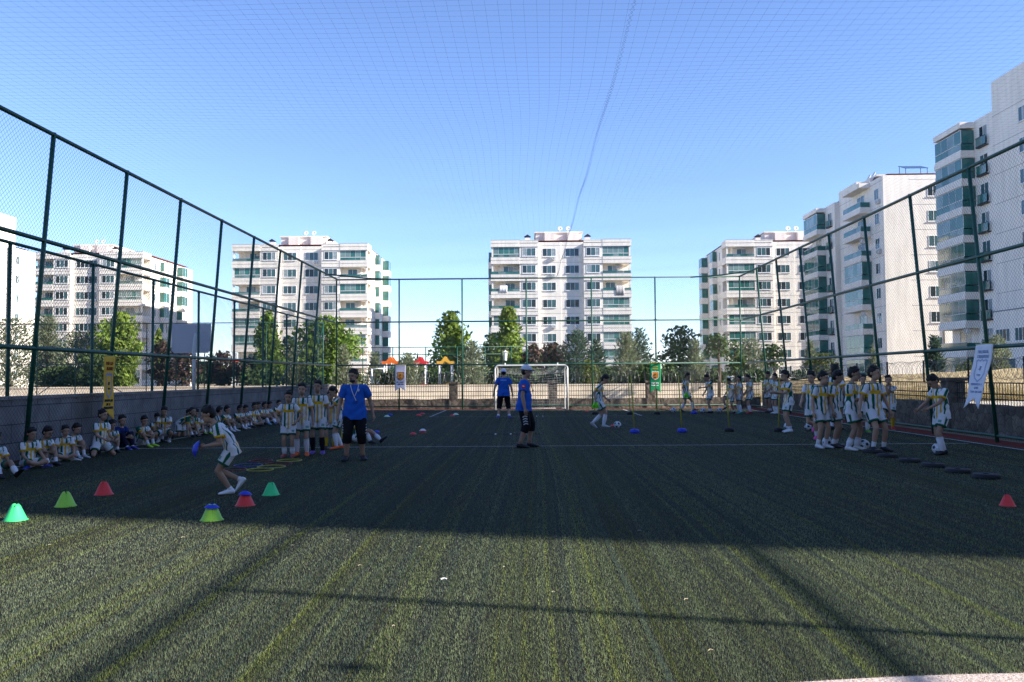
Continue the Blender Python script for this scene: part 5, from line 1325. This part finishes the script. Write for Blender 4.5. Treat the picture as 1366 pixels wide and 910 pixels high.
banner('white swallow tailed banner blown aside on the right fence', Vector((rx(2.1)-.10, 18.35, 2.15)), (0, -1, 0), .66, 1.42, (.72, .70, .74), .16,
       [(.09, .045, -.55, .65, 9, M['palepr']), (.165, .045, -.55, .7, 9, M['palepr']), (.60, .03, -.7, .7, 12, M['palepr']), (.66, .03, -.25, .25, 4, M['palepr']), (.72, .03, -.75, .85, 14, M['palepr'])], (.62, .40, 1.05, None, M['palepr']), Vector((-.16, .36, 0)), 2, (-1, 0, 0))
pt = P(534, 487, 38.3)
banner('white swallow tailed banner with an orange shield on the far fence', Vector((pt.x, 38.33, 2.10)), (1, 0, 0), .49, 1.22, (.62, .60, .72), .14,
       [(.64, .035, -.65, .65, 9, M['ink']), (.72, .035, -.65, .65, 9, M['ink'])], (.68, .43, 1.0, M['shield'], M['ink']), Vector((0, 0, 0)), 3, (0, -1, 0))
pt = P(874.5, 485, 38.3)
banner('green swallow tailed banner with an orange shield on the far fence', Vector((pt.x, 38.33, 2.10)), (1, 0, 0), .50, 1.36, (.02, .26, .10), .14,
       [(.10, .04, -.5, .5, 7, mat('print_gold', (.45, .40, .06), .8)), (.17, .04, -.5, .5, 7, bpy.data.materials['print_gold']), (.66, .035, -.65, .65, 9, M['frame']), (.74, .035, -.65, .65, 9, M['frame'])], (.68, .42, 1.0, M['shield'], M['frame']), Vector((-.03, 0, 0)), 4, (0, -1, 0))
# ------------------------------------------------------------------ basketball backboards, playground, lantern, cars
M['board'] = mat('backboard_grey', (.50, .50, .56), .6, 0, .3, .06, 2)
Y = 33.0; a, b_ = P(229, 450, Y), P(281, 450, Y); zt, zb = P(255, 432, Y).z, P(255, 471, Y).z
t = thing('basketball_hoop', 'big grey basketball backboard on a pole behind the block wall', 'basketball hoop', ((a.x+b_.x)/2, Y, 0))
W = b_.x-a.x; c = .10; pl = [(-W/2, zb+c), (-W/2+c, zb), (W/2-c*1.2, zb), (W/2, zb+c*1.2), (W/2, zt), (-W/2, zt)]
MB().prism(pl, lambda x, z, d: (x, d, z), 0, .04).obj('backboard', M['board'], t)
MB().tube([(W*.17, -.35, 0), (W*.17, -.35, 2.9), (W*.12, -.03, 3.3)], .07, 8).obj('post', M['ac'], t, True)
m = MB(); m.tube([(.23*math.cos(2*math.pi*i/24), .30+.23*math.sin(2*math.pi*i/24), zb+.25) for i in range(24)], .012, 6, closed=True); m.obj('rim', CC['red'], t)
Y = 58.0; a = P(313, 475, Y)
t = thing('basketball_hoop', 'small white basketball backboard with an orange rim far behind the court', 'basketball hoop', (a.x, Y, 0))
MB().box(-.19*1.0, 0, a.z-.22, .16, .04, a.z+.2).obj('backboard', M['white'], t); MB().tube([(0, .5, 0), (0, .5, a.z-.2), (0, .04, a.z)], .05, 8).obj('post', M['dark'], t, True)
m = MB(); m.tube([(.12+.23*math.cos(2*math.pi*i/20), -.25+.23*math.sin(2*math.pi*i/20), a.z-.40) for i in range(20)], .035, 6, closed=True); m.obj('rim', CC['red'], t)
PC = {'orange': pmat('play_orange', (.80, .16, .02)), 'red': pmat('play_red', (.65, .03, .04)), 'yellow': pmat('play_yellow', (.78, .42, .05))}
for lb, px0, px1, yt, c in (('orange arched play tower roof on white posts at left', 509, 532, 476, 'orange'), ('red arched play tower between the orange and yellow ones', 551, 569, 475.5, 'red'), ('yellow arched play tower before the bright tree', 582.5, 605, 475.5, 'yellow')):
    Y = 57.5; a, b_ = P(px0, 486, Y), P(px1, 486, Y); zt = P(px0, yt, Y).z; z0 = P(px0, 485.5, Y).z; w2 = (b_.x-a.x)/2
    t = thing('play_tower', lb, 'play tower', ((a.x+b_.x)/2, Y, 0))
    for yy in (0, 1.1):
        out = []; n = 28
        top = [(w2*(-1+2*i/n), z0+.18+(zt-z0-.18)*(math.exp(-((-1+2*i/n)/.34)**2)*.95+.05*math.cos(math.pi*4*i/n))) for i in range(n+1)]
        bot = [(x, max(z0, z-.34) if abs(x) < w2*.62 else z0) for x, z in top[::-1]]
        MB().prism(top+bot, lambda x, z, d: (x, yy+d, z), 0, .12).obj('arch_roof', PC[c], t)
    for xx in (-w2*.72, w2*.72):
        for yy in (.14, .98): MB().tube([(xx, yy, 0), (xx, yy, z0+.05)], .055, 8).obj('post', M['white'], t, True)
    MB().box(-w2*.8, .1, .95, w2*.8, 1.02, 1.05).obj('deck', M['dark'], t)
    m = MB()
    for i in range(8): m.tube([(-w2*.7+w2*1.4*i/7, .08, 1.05), (-w2*.7+w2*1.4*i/7, .08, 1.75)], .02, 5)
    m.tube([(-w2*.75, .08, 1.75), (w2*.75, .08, 1.75)], .03, 5); m.obj('guard_rail', M['dark'], t)
    m = MB(); sl = [(w2*.5, -.02, 1.05), (w2*.7, -.7, .8), (w2*.8, -1.5, .35), (w2*.85, -2.1, .2)]
    for i in range(3):
        (x0, y0_, z0_), (x1, y1_, z1_) = sl[i], sl[i+1]; m.add([(x0-.25, y0_, z0_), (x0+.25, y0_, z0_), (x1+.25, y1_, z1_), (x1-.25, y1_, z1_), (x0-.25, y0_, z0_-.05), (x0+.25, y0_, z0_-.05), (x1+.25, y1_, z1_-.05), (x1-.25, y1_, z1_-.05)], [(0,1,2,3),(7,6,5,4),(0,4,5,1),(1,5,6,2),(2,6,7,3),(3,7,4,0)])
    m.obj('slide', PC[c], t)
Y = 57; a = P(496, 490, Y); b_ = P(512, 490, Y); t = thing('swing_frame', 'white swing frame of two posts and a bar left of the white banner', 'swing', (a.x, Y, 0)); zt = P(500, 492, Y).z
for x in (0, b_.x-a.x): MB().tube([(x, 0, 0), (x, 0, zt)], .06, 8).obj('post', M['white'], t, True)
MB().tube([(-.1, 0, zt), (b_.x-a.x+.1, 0, zt)], .05, 8).obj('crossbar', M['white'], t, True)
m = MB(); w = b_.x-a.x
for x in (w*.3, w*.7): m.tube([(x, 0, zt), (x, 0, .55)], .012, 4)
m.obj('chain', M['dark'], t); MB().box(w*.28, -.12, .5, w*.72, .12, .55).obj('seat', CC['red'], t)
# playground fence
Y = 62; t = thing('playground_fence', 'thin green fence round the playground behind the goal', 'fence', (0, Y, 0)); zt = P(600, 463, Y).z; x0, x1 = P(400, 460, Y).x, P(702, 460, Y).x
for px in (400, 441, 484, 524, 568, 610, 647, 682, 702):
    x = P(px, 480, Y).x; MB().tube([(x, 0, 0), (x, 0, zt)], .04, 8).obj('post', M['green'], t, True)
for z in (zt, zt-.55, zt*.5): MB().tube([(x0, 0, z), (x1, 0, z)], .028, 6).obj('rail', M['green'], t, True)
m = MB(); wires(m, lambda u, v: (u, .04, v), x0, x1, .05, zt, .16, .003); m.obj('wire_mesh', M['wire'], t)
Y = 56; a = P(674, 480, Y); t = thing('street_lamp', 'white lantern on a dark post left above the goal', 'lamp', (a.x, Y, 0)); z0 = P(674, 481, Y).z; z1 = P(674, 471, Y).z
MB().tube([(-.25, 0, 0), (-.25, 0, z1+.25), (.25, 0, z1+.3)], .045, 8).obj('post', M['dark'], t, True)
MB().lathe([(0, z0), (.10, z0), (.14, z1-.05), (.12, z1), (0, z1)], n=12, closed=False).obj('lantern', M['frame'], t); MB().lathe([(0, z1+.02), (.24, z1+.04), (.10, z1+.12), (0, z1+.22)], n=16, closed=False).obj('lamp_hood', M['ac'], t)
# cars
def car(label, px, Y, colr, rz, zoff=0.0):
    a = P(px, 500, Y); t = thing('parked_car', label, 'car', (a.x, Y, 0), rz, 'cars parked in the lane')
    pm = mat('car_paint', colr, .25, .2, .5)
    prof = [(-2.1, .35), (-2.15, .75), (-2.0, .92), (-1.2, .98), (-.5, 1.42), (.9, 1.44), (1.6, 1.0), (2.1, .88), (2.15, .4)]
    m = MB(); vs = []; n = len(prof)
    for yy, ins in ((-.83, 0), (.83, 0)):
        for x, z in prof: vs.append((x, yy*(1-.16*max(0, z-.95)/.5), z))
    m.add(vs, [tuple(range(n)), tuple(range(2*n-1, n-1, -1))]+[(i, n+i, n+(i+1) % n, (i+1) % n) for i in range(n)]); m.obj('body', pm, t)
    for sy in (-1, 1):
        f = lambda x, z, d: (x, sy*(.83*(1-.16*max(0, z-.95)/.5)+d), z)
        for pl in ([(-1.0, 1.0), (-.45, 1.36), (.15, 1.38), (.15, 1.0)], [(.22, 1.0), (.22, 1.38), (.85, 1.38), (1.35, 1.02)]): MB().prism(pl, f, .002, .012).obj('side_window', M['glass2'], t)
        for x in (-1.35, 1.35):
            wv = MB(); wv.tube([(x, sy*.62, .32), (x, sy*.85, .32)], .32, 18); wo = wv.obj('wheel', M['rubber'], t, False)
            MB().tube([(x, sy*.852, .32), (x, sy*.862, .32)], .2, 14).obj('rim', M['ac'], wo)
    MB().add([(-1.16, -.72, 1.02), (-1.16, .72, 1.02), (-.53, .68, 1.41), (-.53, -.68, 1.41), (-1.19, -.72, 1.03), (-1.19, .72, 1.03), (-.56, .68, 1.42), (-.56, -.68, 1.42)], [(0,1,2,3),(7,6,5,4),(0,4,5,1),(1,5,6,2),(2,6,7,3),(3,7,4,0)]).obj('windscreen', M['glass2'], t)
    for sy in (-1, 1): MB().ell((-2.1, sy*.6, .72), (.08, .18, .09), 8).obj('headlight', M['frame'], t)
car('dark blue car parked beyond the yellow wall under the blank gable', 1203, 57, (.02, .03, .06), .1)
car('dark grey car parked beyond the yellow wall right of the small conifer', 1268, 56, (.03, .03, .035), .2)
car('blue car parked behind the far wall near the pale conifer', 848, 55, (.05, .12, .3), .0)
car('silver car parked behind the far wall left of the grey conifer', 985, 56, (.35, .36, .38), 0.05)
# floodlight on the right fence, outside the frame, whose shadow falls on the turf
t = thing('floodlight', 'small floodlight clamped to the right fence beside the camera', 'floodlight', (rx(5.4)-.02, 1.80, 5.42))
MB().tube([(0, 0, -.05), (0, 0, .06)], .02, 8).obj('bracket', M['dark'], t)
m = MB(); m.box(-.15, -.06, -.035, -.04, .06, .035); m.obj('lamp_housing', M['dark'], t)
# ------------------------------------------------------------------ the people in the photograph
A = math.radians
def H_of(px, yt, yb):
    p = G(px, yb); return (yb-yt)/F*p.y
def stand(label, px, yb, yt, face, pose, xf=1.0, **k):
    p = G(px, yb); return person(label, p.x, p.y, (yb-yt)/F*p.y*xf, A(face), pose, **k)
LB = 'boys standing in line left of the coach'; RB = 'boys waiting in line at the right'; SB = 'boys sitting along the block wall'
BLK, ORG, PUR, WSH, REDS, DARK, TEALS, PINK = (.015, .015, .018), (.75, .12, .02), (.12, .06, .30), (.68, .68, .70), (.5, .03, .03), (.02, .02, .025), (.05, .35, .35), (.6, .06, .25)
VF = .0085
# coaches
stand('bearded coach in blue shirt and black shorts with a white lanyard', 473, 614, 490, 10, 'coach', kit='coach', shoe=BLK, head=(-32, 6), vox=VF, over=dict(lanyard='white', beard=True, belly=.006, sock=(.25, .15, .1), patch=-1), skin=(.36, .22, .15))
stand('coach in profile with white blue brimmed cap and red lanyard', 699, 597, 486, 88, 'coach', kit='coach', shoe=BLK, head=(0, 4), vox=VF, cap='front', over=dict(lanyard='red', belly=.010, fl=(.06, -.06, .042), fr=(-.07, .05, .042), hl=(.06, -.03, -.29), hr=(-.06, -.01, -.30), sock=(.25, .15, .1), patch=-1))
stand('coach seen from behind before the goal with a backwards white cap', 672, 558, 491.5, 178, 'coach', kit='coach', shoe=(.1, .1, .3), head=(0, 0), cap='back', over=dict(sock=(.65, .65, .68), backtext=True, fl=(.11, 0, .042), fr=(-.11, 0, .042), patch=1))
# boys standing left
stand('small boy at the front of the line with one hand on his hip', 385, 610, 522, 4, 'akimbo', shoe=(.30, .05, .04), sockh=.45, vox=VF, head=(5, 12), group=LB)
stand('smiling boy in orange shoes and long white socks', 403, 608, 512, 6, 'stand', shoe=ORG, sockh=.82, vox=VF, head=(0, 0), group=LB)
stand('taller boy in long black socks and purple shoes', 424, 606, 508.5, 4, 'stand', shoe=PUR, sock=(.012, .012, .015), sockh=.82, vox=VF, head=(-4, -2), group=LB)
stand('boy in yellow socks behind the black socked boy', 440, 599, 521, 22, 'stand', shoe=DARK, sock=(.55, .40, .03), sockh=.7, head=(10, 5), group=LB)
stand('boy in orange shoes half hidden behind the coach, arm stretched left', 452, 599, 514, -60, 'point', shoe=ORG, sockh=.85, group=LB)
p = G(449, 596); person('boy sitting on the turf behind the standing line, in yellow socks', p.x, p.y+1.6, 1.35, A(-10), 'sit_knees', sock=(.5, .38, .03), sockh=.7, shoe=DARK, group=LB)
p = G(474, 592); person('boy sitting on the turf behind the bearded coach, one leg stretched', p.x, p.y+.2, 1.38, A(75), 'sit_ext', shoe=DARK, group=LB)
# running boy
p = G(303, 659)
rb, hands = person('boy bending forward in mid run with a blue saucer in his hands', p.x+.05, p.y, 1.31, A(-68), 'sprint_bend', shoe=(.72, .72, .75), sockh=.1, vox=.0075, head=(-6, 0), number=True, group=None)
hp = (hands[1]+hands[-1])/2
saucer('blue saucer cone carried by the running boy', hp+Vector((-.03, -.03, -.02)), .22, 'blue', (R(25), R(-75), 0), None)
# boy dribbling in mid pitch
rb, hands = stand('boy dribbling to the right with a lime bib in his hand', 799, 572, 504, 80, 'stride', 1.07, shoe=(.4, .4, .42), sockh=.8, group=None)
M['bib'] = mat('bib_lime', (.22, .80, .05), .8, 0, .2, .1, 12)
def bib(label, loc, s):
    m = MB(); n = 9; vs = []
    for j in range(8):
        for i in range(n): vs.append(((i/(n-1)-.5)*s*(.5+.09*j), .03*math.sin(i*1.7+j*.6)+.015*math.sin(j*1.3), -j*s*.125))
    m.add(vs, [(j*n+i, j*n+i+1, (j+1)*n+i+1, (j+1)*n+i) for j in range(7) for i in range(n-1)]); o = m.obj('training_bib', M['bib'], None, True); o.location = loc
    md = o.modifiers.new('thick', 'SOLIDIFY'); md.thickness = .012; tag(o, label, 'bib')
bib('lime bib hanging from the hand of the dribbling boy', hands[-1]+Vector((-.02, -.02, .03)), .19)
# right: far row
rb, hands = stand('boy stepping right towards the far poles with a lime bib', 915, 550, 498, 60, 'walkball', shoe=BLK, sockh=.75)
bib('lime bib held in front of the boy near the green banner', hands[-1]+Vector((.02, -.06, .08)), .22)
stand('boy pointing left beside the far slalom pole', 948, 551, 499, -72, 'point', shoe=DARK, sockh=.3, group=RB)
stand('small boy resting one foot on a ball in the far row', 976, 551.5, 504, -62, 'ball_foot', shoe=DARK, sockh=.2, group=RB)
stand('boy in teal shoes waiting in the far row', 988, 551.5, 502, -80, 'stand', shoe=TEALS, sockh=.8, group=RB)
stand('boy in red shoes waiting last in the far row', 1001, 551.5, 500, -75, 'hands_front', shoe=REDS, sockh=.7, group=RB)
stand('tall boy with folded hands standing by the right corner', 1027, 550.5, 496, -55, 'hands_front', shoe=DARK, sockh=.25, group=RB)
stand('boy standing behind the leaning slalom pole', 1036, 552, 499, -78, 'stand', shoe=WSH, sockh=.6, group=RB)
stand('boy in white shoes gripping the leaning slalom pole', 1053, 577, 495, -86, 'hold_pole', shoe=(.6, .62, .65), sockh=.25, vox=.0095, group=RB)
stand('boy in pink shoes lifting one foot behind him', 1086, 586, 495, -40, 'lift_back', shoe=PINK, sockh=.4, vox=.0095, group=RB)
stand('boy in front of the pair of standing boys, arms hanging', 1096, 598, 497, 25, 'stand', shoe=(.55, .55, .56), sockh=.35, vox=VF, head=(20, 8), group=RB)
stand('boy looking down close beside the front standing boy', 1113, 597, 495.5, 58, 'stand', shoe=DARK, sockh=.3, vox=VF, head=(10, 16), group=RB)
stand('tall boy at the back with an arm raised to his head', 1115, 573.5, 487.5, 140, 'arm_head', shoe=BLK, sockh=.5, vox=.0095, head=(0, 5), group=RB)
stand('boy with crossed arms watching left of the tallest boy', 1137, 601, 491, 50, 'hands_front', shoe=(.6, .58, .56), sockh=.42, vox=VF, over=dict(hl=(-.09, -.13, -.16), hr=(.10, -.12, -.15)), head=(10, -6), group=RB)
stand('boy half hidden between the two tall boys', 1152, 577, 501, -10, 'stand', shoe=(.1, .3, .05), sockh=.6, group=RB)
stand('tall boy stepping forward with a football at his foot', 1166, 602, 489, 18, 'wide', shoe=DARK, sockh=.30, vox=VF, head=(25, -3), over=dict(fl=(.12, -.02, .042), fr=(-.06, -.06, .05)), group=RB)
stand('boy in yellow socks and red shoes with hands at his face by the wall', 1187, 573, 501, -25, 'face', shoe=REDS, sock=(.55, .36, .03), sockh=.8, vox=.0095, group=RB)
stand('boy reaching left over a ball beside the right fence', 1258, 606.5, 497.5, -78, 'point', shoe=BLK, sockh=.72, vox=VF, over=dict(hl=(.0, -.22, -.20), hr=(-.03, -.20, -.22), pitch=30), head=(0, 4), group=RB)
# seated boys along the wall: (label, head px, X, height, facing, pose, shoe, sockh, extra)
S = [
 ('boy at the left edge, only his arms and legs in the picture', -9, -8.55, 1.45, 60, 'sit_ext', BLK, .5, {}),
 ('boy sitting cross-legged second from the left edge, with blue shoes', 36, -8.75, 1.42, 66, 'sit_cross', (.03, .05, .3), .3, {}),
 ('dark haired boy leaning beside the cross-legged one at the left', 55, -8.8, 1.44, 58, 'sit_knees', DARK, .3, {}),
 ('boy with a bowed back sitting below the blank block wall', 84, -8.85, 1.36, 38, 'sit_cross', (.5, .5, .5), .3, {}),
 ('boy half hidden behind the bowed boy', 94, -9.0, 1.40, 62, 'sit_knees', (.4, .4, .42), .4, {}),
 ('boy kneeling in front of the yellow banner', 132, -8.6, 1.50, 66, 'kneel', DARK, .3, {}),
 ('boy hugging his knees under the yellow banner', 145, -8.9, 1.40, 42, 'sit_knees', DARK, .2, {}),
 ('boy in a navy tracksuit leaning back under the yellow banner', 157, -9.05, 1.52, 66, 'sit_knees', (.03, .04, .25), .3, {'kit': 'track'}),
 ('boy resting his arms on his knees, in lime shoes', 186, -8.85, 1.46, 66, 'sit_knees', (.35, .6, .03), .4, {}),
 ('boy peeking from behind the squatting boy', 206, -9.1, 1.46, 40, 'sit_knees', DARK, .3, {}),
 ('squatting boy turned towards his neighbours', 217, -8.8, 1.48, 20, 'squat', (.45, .45, .45), .4, {}),
 ('boy leaning forward on both hands', 239, -8.75, 1.46, 74, 'fours', DARK, .3, {}),
 ('boy sitting behind the one on all fours', 247, -9.0, 1.48, 60, 'sit_knees', DARK, .3, {}),
 ('boy behind the running boy, left of two', 259, -9.0, 1.46, 35, 'sit_cross', DARK, .3, {}),
 ('boy in lime shoes behind the running boy, right of two', 270, -9.0, 1.45, 40, 'sit_knees', (.4, .6, .03), .3, {}),
 ('boy sitting with his striped back half turned', 285, -8.8, 1.52, 110, 'sit_cross', DARK, .3, {}),
 ('boy stretching an arm over his raised knees', 297, -8.8, 1.52, 68, 'sit_knees', (.55, .55, .58), .3, {}),
 ('boy with raised knees, left of a close pair', 314, -8.85, 1.48, 66, 'sit_knees', (.5, .5, .52), .3, {}),
 ('boy with raised knees, right of a close pair', 322, -8.9, 1.46, 60, 'sit_knees', DARK, .3, {}),
 ('boy sitting cross-legged before the fence post', 335, -8.75, 1.54, 50, 'sit_cross', DARK, .3, {}),
 ('boy half hidden behind the one before the post', 339, -9.0, 1.58, 55, 'sit_knees', DARK, .3, {}),
 ('boy stretching one leg in a blue shoe', 348, -8.8, 1.55, 60, 'sit_ext', (.15, .35, .55), .5, {}),
 ('curly boy beside the one with the stretched leg', 354, -9.0, 1.52, 60, 'sit_knees', DARK, .3, {}),
 ('boy nearest to the standing line, last along the wall', 367, -8.85, 1.58, 66, 'sit_knees', (.5, .5, .52), .3, {}),
]
for i, (lb, px, X_, hgt, fc, ps, sh_, skh, kw) in enumerate(S):
    # torso at X_, in the picture column px
    X_ += .22 if px < 200 else .1; d = ray(px+2, 585); Y_ = d.y*(X_/d.x)
    kw = dict(kw); person(lb, X_, Y_, hgt*.84, A(fc), ps, shoe=sh_, sockh=skh, jit=.012, vox=.010 if px < 240 else .012, head=((i*37) % 40-20, (i*23) % 16-4), group=SB, **kw)
bpy.data.scenes.remove(TMP)
